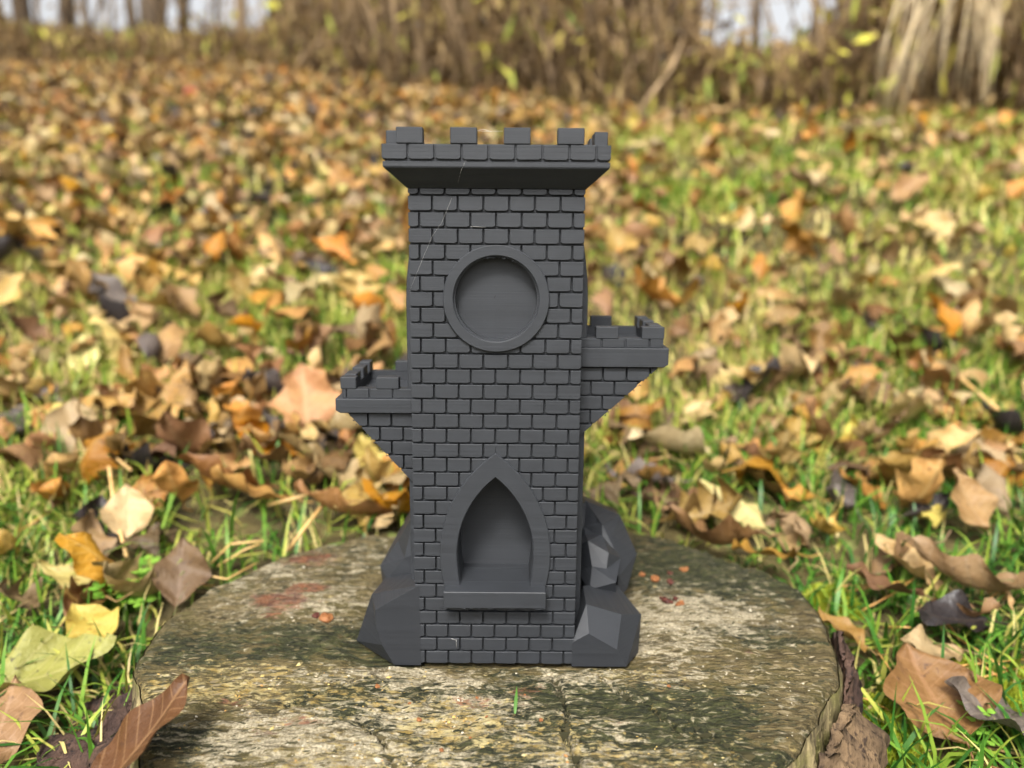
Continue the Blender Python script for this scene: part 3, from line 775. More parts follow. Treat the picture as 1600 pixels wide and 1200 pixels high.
# side bricks of the parapet
for sx in (-1, 1):
    y = -PO + 0.0018; k = 0
    while y < PYB - 0.002:
        y2 = min(y + PIT * (0.5 if k == 0 else 1), PYB)
        bx = (PW - .0016, PW); bx = bx if sx > 0 else (-bx[1], -bx[0])
        tlink('brick', box_me('brick', bx[0], bx[1], y + GAP / 2, y2 - GAP / 2, 0.2466, 0.2529, 0.0002), M_PLA, PAR)
        y = y2; k += 1
for xc in (-0.0376, -0.0142, 0.0090, 0.0323):
    tlink('merlon', box_me('merlon', xc - .0058, xc + .0058, -PO - .0001, -PO + .0060, 0.2531, 0.2600), M_PLA, PAR)
    tlink('merlon', box_me('merlon', xc - .0058, xc + .0058, PYB - .0060, PYB + .0001, 0.2531, 0.2600), M_PLA, PAR)
for sx in (-1, 1):
    for yc in (0.0075, 0.0305, 0.0535, 0.0765):
        a, b_ = (PW - .0062, PW - .0002); a, b_ = (a, b_) if sx > 0 else (-b_, -a)
        tlink('merlon', box_me('merlon', a, b_, yc - .0058, yc + .0058, 0.2531, 0.2599), M_PLA, PAR)

# balconies
def balcony(sg, xo_ledge, xo, z_led0, z_led1, z_band, z_mer, dx0, dz0, dz1, merlons, label):
    """sg = +1 right / -1 left; x values are positive distances from the tower's middle"""
    YB, YR = 0.0165, 0.072
    S = lambda poly: [(sg * x, z) for x, z in poly]
    xin = 0.0395
    body = [(xin, dz1), (dx0, dz0), (dx0, z_led0 + .001), (xin, z_led0 + .001)]
    B = tlink('balcony', prism_me('balcony', S(body), YB + 0.0026, YR - .001, 0.0002), M_PLA); B['label'] = label
    led = [(xin, z_led0), (xo_ledge - .0022, z_led0), (xo_ledge, z_led0 + .0014), (xo_ledge, z_led1), (xin, z_led1)]
    tlink('ledge', prism_me('ledge', S(led), YB - 0.0022, YR + .0015, 0.0003), M_PLA, B)
    x0, x1 = sorted((sg * xin, sg * xo))
    # parapet wall: three sides
    zf = z_led1 - .0002
    th = 0.0050
    tlink('parapet_wall', box_me('parapet_wall', x0, x1, YB + .0004, YB + th, zf, z_band, 0), M_PLA, B)
    tlink('parapet_wall', box_me('parapet_wall', x0, x1, YR - th, YR, zf, z_band, 0), M_PLA, B)
    xa, xb = sorted((sg * (xo - th), sg * (xo - .0002)))
    tlink('parapet_wall', box_me('parapet_wall', xa, xb, YB + th + .0002, YR - th - .0002, zf, z_band - .0001, 0), M_PLA, B)
    # bricks of the band
    x = xin + 0.0006
    first = True
    while x < xo - .001:
        x2 = min(x + PIT * (1.0 if not first else .95), xo)
        a, b2 = sorted((sg * x, sg * x2))
        put_brick([(a + GAP / 2, z_led1 + .0001), (b2 - (GAP / 2 if x2 < xo else 0), z_led1 + .0001), (b2 - (GAP / 2 if x2 < xo else 0), z_band - .0003), (a + GAP / 2, z_band - .0003)], B, YB - .0006, YB + .0008)
        x = x2; first = False
    # bricks of the wall under the ledge, cut by the slope
    dx, dz = dx0 - xin, dz0 - dz1; l = math.hypot(dx, dz)
    nxn, nzn = -dz / l, dx / l
    z1 = z_led0 - .0006; k = 0
    while z1 > dz1:
        z0 = z1 - ROW
        x = xin + 0.0012 - (PIT * .5 if k % 2 else 0)
        while x < dx0:
            a, b2 = max(x, xin + .0004), x + PIT
            if b2 - a > .002:
                p = brick_poly(a, b2, z0, z1)
                p = clip_half(p, xin + nxn * .0002, dz1 + nzn * .0002, nxn, nzn)
                if len(p) > 2 and poly_area(p) > 2e-6: put_brick(S(p), B, YB, YB + .0030)
            x += PIT
        z1 = z0; k += 1
    # frayed print edge on the slope
    tb = Tubes()
    for q in range(16):
        f = random.random(); px = xin + dx * f; pz = dz1 + dz * f
        tb.add([(sg * px, YB + .0003, pz), (sg * (px + random.uniform(-.0008, .0008)), YB - .0001, pz - random.uniform(.0002, .0008)), (sg * (px + random.uniform(-.0012, .0012)), YB + .0004, pz - .0001)], 0.00018, 4)
    tlink('drooping_strand', tb.mesh('drooping_strand', M_PLA), None, B)
    for (a, b2) in merlons:
        x0, x1 = sorted((sg * a, sg * b2))
        tlink('merlon', box_me('merlon', x0, x1, YB - .0008, YB + .0052, z_band - .0002, z_mer), M_PLA, B)
    a, b2 = sorted((sg * (xo - .0305), sg * (xo - .0190)))
    tlink('merlon', box_me('merlon', a, b2, YR - .0052, YR + .0004, z_band - .0002, z_mer), M_PLA, B)
    for yc in (0.0310, 0.0500):
        a, b2 = sorted((sg * (xo - .0056), sg * (xo + .0004)))
        tlink('merlon', box_me('merlon', a, b2, yc - .0056, yc + .0056, z_band - .0002, z_mer), M_PLA, B)
    a, b2 = sorted((sg * (xo - .0056), sg * (xo + .0004)))
    tlink('merlon', box_me('merlon', a, b2, YR - .0090, YR + .0004, z_band - .0002, z_mer), M_PLA, B)
balcony(1, 0.0838, 0.0812, 0.1515, 0.1609, 0.1655, 0.1711, 0.0800, 0.1512, 0.1140, [(0.0482, 0.0592), (0.0706, 0.0815)], 'right hand balcony, the higher of the two')
balcony(-1, 0.0794, 0.0765, 0.1275, 0.1346, 0.1396, 0.1452, 0.0735, 0.1262, 0.0880, [(0.0482, 0.0594), (0.0692, 0.0770)], 'left hand balcony, the lower of the two')

# faceted rocks around the foot
def hull(points):
    bm = bmesh.new()
    for p in points: bm.verts.new(p)
    r = bmesh.ops.convex_hull(bm, input=bm.verts[:])
    bmesh.ops.delete(bm, geom=[e for e in r['geom_interior'] if isinstance(e, bmesh.types.BMVert)], context='VERTS')
    bmesh.ops.dissolve_limit(bm, angle_limit=math.radians(4), verts=bm.verts[:], edges=bm.edges[:])
    bmesh.ops.recalc_face_normals(bm, faces=bm.faces[:])
    bmesh.ops.bevel(bm, geom=bm.edges[:], offset=0.00018, segments=1, affect='EDGES', profile=0.5)
    return from_bm('rock', bm)
def rock(pts): return tlink('rock', hull([Vector(p) for p in pts]), M_PLA_ROCK)
FY = -0.00004
A = lambda x, y, Y: tuple(at_y(x, y, Y))
def foot(x, y): q = at_z(x, y, 0.0); return (q.x, q.y, 0.0)
def flo(x, y, Y):
    p = at_y(x, y, Y); return (p.x, p.y, max(p.z, 0.0))
def faceted(P, F):
    bm = bmesh.new(); vs = {k: bm.verts.new(p) for k, p in P.items()}
    for f in F: bm.faces.new([vs[k] for k in f])
    bmesh.ops.recalc_face_normals(bm, faces=bm.faces[:])
    bmesh.ops.triangulate(bm, faces=[f for f in bm.faces if len(f.verts) > 4])
    bmesh.ops.bevel(bm, geom=bm.edges[:], offset=0.00007, segments=1, affect='EDGES', profile=0.5)
    return tlink('rock', from_bm('rock', bm), M_PLA_ROCK)
def patch(P, F, off=(0, .03, -.004)):
    """a facetted front carried back into a closed block"""
    bm = bmesh.new(); vs = {k: bm.verts.new(p) for k, p in P.items()}
    for f in F: bm.faces.new([vs[k] for k in f])
    r = bmesh.ops.extrude_face_region(bm, geom=bm.faces[:], use_keep_orig=True)
    for v in r['geom']:
        if isinstance(v, bmesh.types.BMVert): v.co += Vector(off); v.co.z = max(v.co.z, 0.0)
    bmesh.ops.recalc_face_normals(bm, faces=bm.faces[:])
    return tlink('rock', from_bm('rock', bm), M_PLA_ROCK)
# left front: flat cut face flush with the bricks, dark outer facet, small light facet on top
faceted({'a': A(581, 928, 0.019), 'b': foot(557, 1001), 'p': A(655, 914, FY), 'q': A(586, 953, FY), 'r': A(587, 980, FY), 's': A(597, 1008, FY), 't': (at_y(616, 1030, FY).x, FY, 0.0), 'u': (-0.0374, FY, 0.0),
         'v': A(655, 893, 0.030), 'w': A(603, 902, 0.042), 'x': (-0.073, 0.05, 0.0), 'y': (-0.0374, 0.05, 0.0)},
        ['pqrstu', 'apq', 'abtsrq', 'avp', 'awv', 'axw', 'abx', 'wxyv', 'uyvp', 'utbxy'])
# left rear
faceted({'a': A(594, 884, 0.052), 'b': A(622, 845, 0.058), 'c': A(648, 800, 0.052), 'd': A(632, 872, 0.040), 'e': A(655, 862, 0.036), 'f': A(605, 905, 0.043), 'g': A(657, 905, 0.034), 'h': A(662, 800, 0.050),
         'i': (-0.056, 0.095, 0.045), 'j': (-0.036, 0.095, 0.07), 'k': (-0.062, 0.095, 0.0), 'l': (-0.036, 0.095, 0.0), 'm': (-0.062, 0.05, 0.0), 'n': (-0.036, 0.036, 0.0)},
        ['adf', 'abd', 'bcd', 'cehd'[:0] or 'ced', 'che', 'dgf', 'deg', 'aib', 'bic', 'icjh'[:0] or 'icj', 'cjh', 'afm', 'akm'[:0] or 'amk', 'aki', 'fgnm', 'mnlk', 'kijl', 'hjlng'[:0] or 'hjl', 'hln', 'hng', 'heg'])
# right front: facets kept flat by meeting each line of sight with the facet's plane
def onplane(px, py, p1, p2, p3):
    p1, p2, p3 = Vector(p1), Vector(p2), Vector(p3); nn = (p2 - p1).cross(p3 - p1); d = ray(px, py)
    return tuple(CAM_LOC + d * ((p1 - CAM_LOC).dot(nn) / d.dot(nn)))
rH, rG, rJ, rA = A(920, 990, FY), A(964, 1015, FY), A(971, 960, 0.0120), A(911, 915, 0.034)
rI = onplane(916, 944, rH, rG, rJ)
rC, rD = onplane(962, 912, rI, rJ, rA), onplane(1002, 960, rI, rJ, rA)
rF = (at_y(979, 1030, FY).x, FY, 0.0)
rE = foot(997, 1019)
faceted({'P': A(894, 1004, FY), 'H': rH, 'G': rG, 'F': rF, 'O': (at_y(894, 1004, FY).x, FY, 0.0), 'I': rI, 'J': rJ, 'A': rA, 'C': rC, 'D': rD, 'E': rE, 'B': (0.074, 0.060, 0.0), 'Q': (0.043, 0.060, 0.0)},
        ['OFGHP', 'HGJI', 'GFEJ'[:0] or 'GFJ', 'FEDJ', 'IJDCA', 'DEBC', 'ACBQ', 'PHIAQO', 'OQBEF'])
# right middle
def Zp(x, y, Y): return A(880 + x / 4, 760 + y / 4, Y)
patch({'Q': Zp(155, 340, .056), 'T': Zp(285, 415, .053), 'U': Zp(360, 450, .060), 'S': Zp(270, 515, .0485), 'R': Zp(180, 500, .0485), 'P': Zp(330, 600, .040), 'Z': Zp(165, 645, .036), 'V': Zp(240, 300, .068), 'O': Zp(320, 390, .066), 'Y': Zp(80, 535, .060), 'X': Zp(70, 380, .066), 'W': Zp(330, 690, .044), 'N': Zp(150, 700, .040)},
      ['QTSR', 'QVOUT', 'TUPS', 'RSPZ', 'QRYX', 'RZY', 'ZPWN'])
# right rear
patch({'K': Zp(145, 90, .088), 'L': Zp(355, 180, .088), 'O': Zp(305, 300, .070), 'W': Zp(245, 240, .070), 'V': Zp(245, 330, .066), 'B': Zp(318, 392, .064), 'M': Zp(460, 420, .078), 'E': Zp(345, 565, .058), 'N': Zp(400, 640, .062), 'G': Zp(130, 250, .078), 'H': Zp(150, 345, .064), 'X': Zp(90, 130, .086), 'Y': Zp(80, 330, .074), 'R': Zp(215, 230, .074), 'D': Zp(190, 160, .080), 'F': Zp(330, 720, .056)},
      ['KLOWRD', 'LMEBO', 'MNE', 'WOBV', 'RWVHG', 'DRG', 'KDGX', 'XGHY', 'ENF'], (0, .028, -.006))
rock([(0.042, 0.060, 0.0), (0.068, 0.062, 0.0), (0.072, 0.10, 0.0), (0.042, 0.105, 0.0), (0.044, 0.07, 0.045), (0.060, 0.072, 0.030), (0.062, 0.10, 0.035), (0.044, 0.10, 0.05)])
# loose plastic strings
def string(pts, r=0.000022):
    tb = Tubes(); tb.add(pts, r, 4); tlink('plastic_string', tb.mesh('plastic_string', M_STRING), None)
string([A(706, 310, -.0004), A(690, 348, -.0004), A(676, 368, -.0004), A(660, 405, -.0004), A(640, 455, -.0004)])
string([A(728, 250, -PO - .0004), A(720, 268, -PO + .001), A(714, 292, -.0006)])
string([A(742, 204, -PO + .002), A(755, 205, -PO + .001), A(786, 205, -PO + .002)], 0.00005)
string([A(746, 204, -PO + .002), A(756, 202, -PO), A(768, 206, -PO + .002)], 0.00008)
string([A(705, 998, -.0004), A(713, 1000, -.0006), A(713, 1012, -.0004)], 0.00008)
string([A(735, 354, -.0004), A(759, 355, -.0004)], 0.00004)

# ------------------------------------------------------------------ leaves
def leaf_mesh(name, shape, L, Wd, bend=0.6, curl=8.0, fold=0.25, wav=0.06, ns=14, nv=4, seed=0, stem=0.35, mat=None):
    """a leaf along +Y with its middle at the origin; returns V, Q, UV"""
    r = np.random.RandomState(seed)
    s = np.linspace(0, 1, ns + 1); v = np.linspace(-1, 1, 2 * nv + 1)
    S, Vv = np.meshgrid(s, v, indexing='ij')
    if shape == 'oval': wv = np.sin(np.pi * s ** 0.9) ** 0.92 * (1 - 0.25 * s ** 2)
    elif shape == 'lance': wv = np.sin(np.pi * s ** 0.8) ** 0.9
    elif shape == 'oak':
        wv = np.sin(np.pi * s ** 1.05) ** 0.6 * (0.55 + 0.45 * np.cos(2 * np.pi * (s * 3.3 + 0.1)))
    elif shape == 'maple':
        wv = np.interp(s, [0, .12, .22, .34, .46, .60, .70, .80, .9, 1], [.10, .60, .42, .62, .88, .52, .38, .42, .2, 0])
    asym = (1 + 0.10 * np.sign(Vv) * r.uniform(-1, 1)) * (1 + .16 * (np.interp(S + (Vv > 0) * 1.5, np.linspace(0, 2.5, 26), r.rand(26)) - .5))
    x = Vv * wv[:, None] * Wd / 2 * asym
    if shape in ('oak', 'maple'): ys = S * L + np.abs(Vv) * L * (0.10 if shape == 'oak' else 0.14) * (1 - S)
    else: ys = S * L + np.abs(Vv) * L * 0.04 * (1 - S)
    ph = r.uniform(0, 6.28, 4); wav = wav * 1.5
    nb = bend * r.uniform(0.7, 1.3); k = curl * r.uniform(0.6, 1.4)
    xx = np.sin(k * x) / k if abs(k) > 1e-3 else x
    z = (1 - np.cos(np.clip(k * x, -3, 3))) / k if abs(k) > 1e-3 else x * 0
    z = z + fold * np.abs(x) + wav * L * np.sin(S * 7 + ph[0] + np.sign(Vv) * ph[1]) * Vv ** 2 * 0.5 + wav * L * 0.5 * np.sin(S * 15 + ph[2] + Vv * 3) * np.abs(Vv)
    tw = r.uniform(-.6, .6)
    yc = ys - L / 2; a = nb * (yc / L)
    # bend along the midrib
    yb = np.sin(a) / nb * L if abs(nb) > 1e-3 else yc
    zb = (1 - np.cos(a)) / nb * L if abs(nb) > 1e-3 else 0 * yc
    Y = yb - z * np.sin(a); Z = zb + z * np.cos(a) + xx * np.sin(tw * yc / L)
    V = np.stack([xx, Y, Z], -1).reshape(-1, 3)
    UV = np.stack([S, Vv * 0.5 * np.clip(wv[:, None], .25, 1) + 0.5], -1).reshape(-1, 2)
    nvv = 2 * nv + 1
    i = np.arange((ns + 1) * nvv).reshape(ns + 1, nvv)
    Q = np.stack([i[:-1, :-1], i[:-1, 1:], i[1:, 1:], i[1:, :-1]], -1).reshape(-1, 4)
    if stem:
        p0 = V[nv]; b = len(V); sl = L * stem; wst = L * 0.012
        pts = [p0 + np.array([0, 0.02 * L, 0]), p0 + np.array([sl * .1 * r.uniform(-1, 1), -sl * 0.55, -sl * 0.1]), p0 + np.array([sl * .4 * r.uniform(-1, 1), -sl, sl * r.uniform(-.2, .3)])]
        sv = []
        for p in pts:
            for dx, dz in ((-wst, 0), (0, wst), (wst, 0), (0, -wst)): sv.append(p + np.array([dx, 0, dz]))
        sq = []
        for j in range(2):
            for q in range(4): sq.append((b + j * 4 + q, b + j * 4 + (q + 1) % 4, b + (j + 1) * 4 + (q + 1) % 4, b + (j + 1) * 4 + q))
        V = np.concatenate([V, np.array(sv)]); Q = np.concatenate([Q, np.array(sq)]); UV = np.concatenate([UV, np.full((12, 2), (0.3, 0.5))])
    return V, Q, UV
def leaf_object(name, mat, loc, yaw, pitch, roll, V, Q, UV, label, group=None, me=None):
    if me is None:
        me = mesh_np(name, V, Q, [mat]); set_uv(me, UV)
    o = link(name, me); o.location = loc
    o.rotation_euler = (Matrix.Rotation(yaw, 3, 'Z') @ Matrix.Rotation(pitch, 3, 'X') @ Matrix.Rotation(roll, 3, 'Y')).to_euler()
    tag(o, label, 'leaf', group); return o

def settle(o, lift=0.003):
    """let the leaf rest with its lowest third on the turf"""
    me = o.data; co = np.empty(len(me.vertices) * 3, np.float32); me.vertices.foreach_get('co', co)
    R = np.array(o.rotation_euler.to_matrix())
    P = (co.reshape(-1, 3) * o.scale.x) @ R.T + np.array(o.location)
    dz = np.sort(P[:, 2] - G(P[:, 0], P[:, 1]))
    o.location.z += 0.010 + lift - float(dz[len(dz) // 6])

ZONE_TAKEN = []
hero = [
 # px, py, size(m), shape, colour, yaw deg, pitch, roll, bend, curl, label
 (1470, 1128, .062, 'oval', 'brown', 10, 28, 0, .5, 9, 'large wrinkled brown leaf lying flat at the lower right corner', 1.15),
 (1590, 1150, .060, 'oval', 'grey', 60, 20, 5, .5, 9, 'grey brown leaf at the right edge beside the wrinkled brown leaf', .8),
 (1555, 900, .100, 'lance', 'tan', 75, 12, 30, 1.2, 30, 'long tan rolled leaf curling over the grass at the right edge', .45),
 (1500, 980, .065, 'oval', 'dark', 110, 15, -20, .5, 14, 'glossy black oval leaf among pine needles right of the stump', .5),
 (1210, 880, .062, 'oval', 'orange', 110, 14, 12, .5, 10, 'tan orange leaf touching the back right rim of the stump', .5),
 (1130, 840, .085, 'lance', 'chestnut', 95, 18, 25, 1.6, 25, 'mauve brown boat shaped leaf behind the right rim of the stump', .55),
 (1520, 815, .055, 'oval', 'tan', 20, 50, 0, .5, 10, 'tan leaf standing upright in grass at the right', .8),
 (1330, 690, .10, 'oval', 'orange', 40, 35, 30, .8, 12, 'big orange leaf with dark underside in the right grass', .6),
 (1420, 640, .085, 'oval', 'tan', 150, 30, 30, .8, 16, 'tan leaf propped on its edge right of the tower', .6),
 (1130, 590, .085, 'oval', 'pale', 40, 45, -10, .5, 10, 'pale tan oval leaf standing up right of the high balcony', .5),
 (970, 680, .085, 'maple', 'orange', -70, 30, 0, .5, 8, 'orange star shaped leaf just right of the tower shaft', .95),
 (962, 706, .04, 'oval', 'yellow', 90, 10, 0, .3, 8, 'small yellow leaf under the orange star shaped leaf', .4),
 (1060, 690, .10, 'lance', 'pale', 115, 20, 15, .6, 20, 'pale brown folded leaf right of the orange star shaped leaf', .5),
 (1590, 665, .07, 'oval', 'dark', 80, 35, 20, 1, 18, 'black curled leaf at the right edge of the lawn', .6),
 (1250, 520, .09, 'oak', 'brown', 100, 20, 20, .8, 12, 'dark brown leaf in the middle of the right lawn', .6),
 (1310, 505, .11, 'oak', 'tan', 80, 25, 10, .8, 10, 'long tan leaf in the middle of the right lawn', .6),
 (1460, 370, .12, 'maple', 'pale', 10, 45, 0, .4, 6, 'pale star shaped leaf standing upright in the right lawn', .95),
 (980, 270, .13, 'oval', 'yellow', 75, 35, 0, .5, 8, 'large pale yellow leaf right of the tower parapet', .6),
 (1270, 690, .05, 'oval', 'orange', 20, 35, 0, .4, 8, 'small orange leaf in green grass right of the tower', .8),
 (1210, 760, .06, 'oval', 'brown', 60, 30, 20, .9, 12, 'brown leaf deep in the grass above the right stump rim', .7),
 (1360, 770, .05, 'oval', 'chestnut', 50, 30, 10, .6, 10, 'chestnut leaf in the grass above the long pine needles', .7),
 (1400, 935, .055, 'lance', 'chestnut', 70, 15, 10, .6, 15, 'brown leaf under crossed pine needles right of the stump', .55),
 (1330, 1010, .04, 'oval', 'tan', 30, 15, 10, .6, 15, 'crumpled tan scrap of leaf beside the right bark', .6),
 (1470, 1030, .05, 'oval', 'pale', 100, 15, -10, .9, 20, 'pale crumpled leaf below the glossy black leaf', .6),
 # left
 (36, 1066, .088, 'oval', 'yellowgreen', -80, 16, 10, 1.3, 16, 'big yellow green curled leaf with brown blotches at the lower left', .62),
 (2, 1180, .055, 'oval', 'chestnut', 15, 22, 0, .4, 8, 'brown leaf at the lower left corner under the yellow green leaf', .75),
 (150, 1003, .045, 'oval', 'yellow', 60, 18, -10, .4, 10, 'small bright yellow leaf above the curled yellow green leaf', .75),
 (120, 920, .05, 'lance', 'yellow', 80, 12, -20, .6, 20, 'thin yellow leaf lying in grass at the left', .4),
 (285, 930, .052, 'oval', 'brown', 10, 50, 0, .6, 14, 'brown leaf standing on end behind the left stump rim', .75),
 (200, 835, .045, 'oval', 'pale', 20, 55, 10, .4, 8, 'pale tan leaf standing upright left of the stump', .85),
 (150, 870, .055, 'oval', 'tan', 30, 30, 40, .8, 20, 'tan folded leaf in the grass left of the stump', .6),
 (290, 690, .075, 'oval', 'orange', 170, 50, 10, .8, 16, 'orange tan upright leaf in the heap left of the tower', .8),
 (275, 780, .055, 'oval', 'orange', 185, 55, 0, .5, 12, 'small orange upright leaf below the heap left of the tower', .7),
 (370, 740, .085, 'oval', 'chestnut', 120, 30, 20, .9, 18, 'brown leaf on its side in the heap left of the tower', .65),
 (410, 775, .07, 'lance', 'orange', 100, 25, 20, .8, 20, 'long orange brown leaf in front of the heap left of the tower', .5),
 (480, 660, .10, 'maple', 'orange', 20, 50, 0, .6, 8, 'big orange lobed leaf standing left of the low balcony', .95),
 (425, 664, .035, 'oval', 'yellow', 60, 20, 0, .4, 8, 'small yellow leaf against the big orange lobed leaf', .6),
 (550, 740, .08, 'oval', 'tan', 70, 30, 10, 1, 14, 'tan curled leaf behind the left corner of the tower', .6),
 (580, 715, .05, 'oval', 'yellow', 30, 30, 10, .6, 10, 'yellow leaf under the low balcony', .7),
 (560, 800, .085, 'lance', 'chestnut', 100, 18, 20, 1.2, 25, 'red brown folded leaf on the back left rim of the stump', .5),
 (500, 700, .08, 'oval', 'pale', 80, 25, 10, 1, 14, 'pale folded leaf just left of the tower', .6),
 (460, 605, .09, 'lance', 'grey', 105, 25, 30, .7, 14, 'dark grey leaf lying in the grass left of the low balcony', .5),
 (460, 575, .11, 'oak', 'orange', 90, 25, 10, 1, 10, 'wide orange leaf above the dark grey leaf', .6),
 (190, 395, .10, 'oval', 'orange', 75, 35, 0, .4, 8, 'bright orange tan leaf facing the camera on the left lawn', .8),
 (375, 370, .12, 'maple', 'orange', 80, 40, 0, .5, 8, 'orange lobed leaf on the left lawn', .9),
 (560, 470, .09, 'oak', 'tan', 10, 45, 0, .5, 8, 'tan lobed leaf left of the round window', .8),
 (145, 450, .10, 'oval', 'tan', 160, 50, 20, .7, 16, 'tan folded leaf standing beside a grey leaf on the left', .5),
 (180, 465, .10, 'oval', 'grey', 60, 35, 10, .6, 12, 'grey brown leaf on the left lawn beside a tan folded leaf', .7),
 (190, 490, .06, 'oval', 'yellow', 70, 20, 0, .4, 8, 'small lemon yellow leaf on the left lawn', .5),
 (10, 550, .11, 'oak', 'orange', 100, 35, 0, .6, 10, 'large orange leaf cut by the left edge', .8),
 (20, 660, .075, 'oval', 'grey', 90, 20, 0, .5, 10, 'grey leaf at the left edge of the lawn', .6),
 (110, 680, .065, 'oval', 'pale', 15, 50, 0, .4, 8, 'pale leaf standing behind dry straws on the left', .8),
 (298, 150, .085, 'oval', 'red', 30, 65, 0, .3, 6, 'bright red leaf far back on the leafy bank', .8),
 (130, 295, .11, 'oval', 'yellow', 60, 40, 0, .4, 8, 'bright yellow leaf on the left of the bank', .7),
]
for hidx, (px, py, sz, shp, colr, yaw, pit, rol, bend, curl, lab, asp) in enumerate(hero):
    p = at_g(px, py, 0.018)
    V, Q, UV = leaf_mesh('fallen_leaf', shp, sz, sz * asp, bend * 1.3, curl * 1.25, 0.22, 0.075, 22, 6, 100 + hidx, 0.25 if shp != 'maple' else 0.4)
    o = leaf_object('fallen_leaf', LM[colr], p, math.radians(yaw), math.radians(pit), math.radians(rol), V, Q, UV, lab)
    qx, qy = px, py
    for it in range(5):
        settle(o)
        R_ = o.rotation_euler.to_matrix(); vs = [project(R_ @ Vector(v) + o.location) for v in V[::3]]
        cx_ = (min(v[0] for v in vs) + max(v[0] for v in vs)) / 2; cy_ = (min(v[1] for v in vs) + max(v[1] for v in vs)) / 2
        qx += (px - cx_) * .8; qy += (py - cy_) * .8
        o.location = at_g(qx, qy, 0.018)
    settle(o, 0.003 if p.y + D > .62 else 0.014); p = o.location
    ZONE_TAKEN.append((p.x, p.y))
# leaf leaning on the front left of the stump
V, Q, UV = leaf_mesh('fallen_leaf', 'oval', 0.058, 0.040, 0.35, 9, 0.2, 0.04, 26, 7, 300, 0.0)
p = at_y(222, 1160, -0.075)
o = leaf_object('fallen_leaf', LM['russet'], p, math.radians(-40), math.radians(38), math.radians(-14), V, Q, UV, 'chestnut brown leaf with pale veins leaning on the front left of the stump')

KINDS = [('oval', 'tan', .30), ('oak', 'tan', .14), ('maple', 'orange', .05), ('oval', 'orange', .14), ('oval', 'pale', .10), ('oval', 'yellow', .05), ('oak', 'brown', .16), ('oval', 'grey', .04), ('oval', 'chestnut', .15), ('maple', 'pale', .03), ('oval', 'dark', .03)]
WORDS = {'tan': 'tan', 'orange': 'orange brown', 'pale': 'pale straw coloured', 'yellow': 'yellow', 'brown': 'dark brown', 'grey': 'grey brown', 'chestnut': 'chestnut brown', 'dark': 'blackened'}
SHW = {'oval': 'oval', 'oak': 'wavy lobed', 'maple': 'star shaped'}
kp = np.array([k[2] for k in KINDS]); kp /= kp.sum()
variants = {}
for ki, (shp, colr, _) in enumerate(KINDS):
    for vv in range(7):
        asp = {'oval': .58, 'oak': .72, 'maple': .95}[shp] * RNG.uniform(.8, 1.15)
        V, Q, UV = leaf_mesh('fallen_leaf', shp, 1.0, asp, RNG.uniform(.6, 2.6), RNG.uniform(1.0, 5.5), RNG.uniform(.1, .6), .10, 12, 4, 500 + ki * 10 + vv, .3)
        variants[ki, vv] = (V, Q, UV)
lowvar = {}
for ki, (shp, colr, _) in enumerate(KINDS):
    for vv in range(7):
        asp = {'oval': .58, 'oak': .72, 'maple': .95}[shp] * RNG.uniform(.8, 1.15)
        lowvar[ki, vv] = leaf_mesh('l', shp, 1.0, asp, RNG.uniform(.6, 2.4), RNG.uniform(1.0, 5.0), RNG.uniform(.1, .6), .10, 6 if shp == 'oval' else 8, 2, 700 + ki * 10 + vv, 0)
def rot3(yaw, pit, rol):
    cy, sy = np.cos(yaw), np.sin(yaw); cp, sp_ = np.cos(pit), np.sin(pit); cr, sr = np.cos(rol), np.sin(rol)
    Rz = np.array([[cy, -sy, 0], [sy, cy, 0], [0, 0, 1]]); Rx = np.array([[1, 0, 0], [0, cp, -sp_], [0, sp_, cp]]); Ry = np.array([[cr, 0, sr], [0, 1, 0], [-sr, 0, cr]])
    return Rz @ Rx @ Ry
# sample leaf spots over the bank
spots = []
tries = 0
def carpet(x, y):
    """0..1 share of leaf cover: thick on the upper left of the bank, thinner on the right"""
    L = y + D
    c = 0.31 + 0.64 * float(sstep(0.6, 3.0, L)) * float(sstep(0.35, -0.25, x / max(L, .3)))
    c *= 0.45 + 1.1 * float(fbm(x * 2.3 + 9, y * 2.3 + 9, 55, 3))
    c *= 1 - .45 * float(sstep(0, .25, x / max(L, .3))) * float(sstep(1.0, 1.5, L)) * float(sstep(3.6, 2.6, L))
    if L > 2.8: c += .10
    return c
def in_stump(x, y, m=0.012):
    dx, dy = x - SC.x, y - SC.y
    return math.hypot(dx, dy) < float(stump_R(np.array(math.atan2(dy, dx)))) + 0.01 + m
while len(spots) < 17500 and tries < 400000:
    tries += 1
    L = 0.25 + 7.2 * RNG.rand() ** 1.05
    x = (RNG.rand() * 2 - 1) * (0.42 + L * 0.82); y = L - D
    if RNG.rand() > carpet(x, y) * 1.0: continue
    if in_stump(x, y): continue
    if L < 0.64: continue
    if L < 1.4:
        if RNG.rand() > 0.75: continue
        if any((x - a) ** 2 + (y - b) ** 2 < (0.022 + .012 * L) ** 2 for a, b in ZONE_TAKEN): continue
    spots.append((L, x, y))
spots.sort()
vis = []; rest = []
MAXI = 300 - len(hero) - 1
for L, x, y in spots:
    z = float(G(x, y)); pr = project((x, y, z + .02))
    if len(vis) < MAXI and pr and -30 < pr[0] < 1630 and pr[1] < 1230 and not (650 < pr[0] < 900 and pr[1] > 240): vis.append((L, x, y))
    else: rest.append((L, x, y))

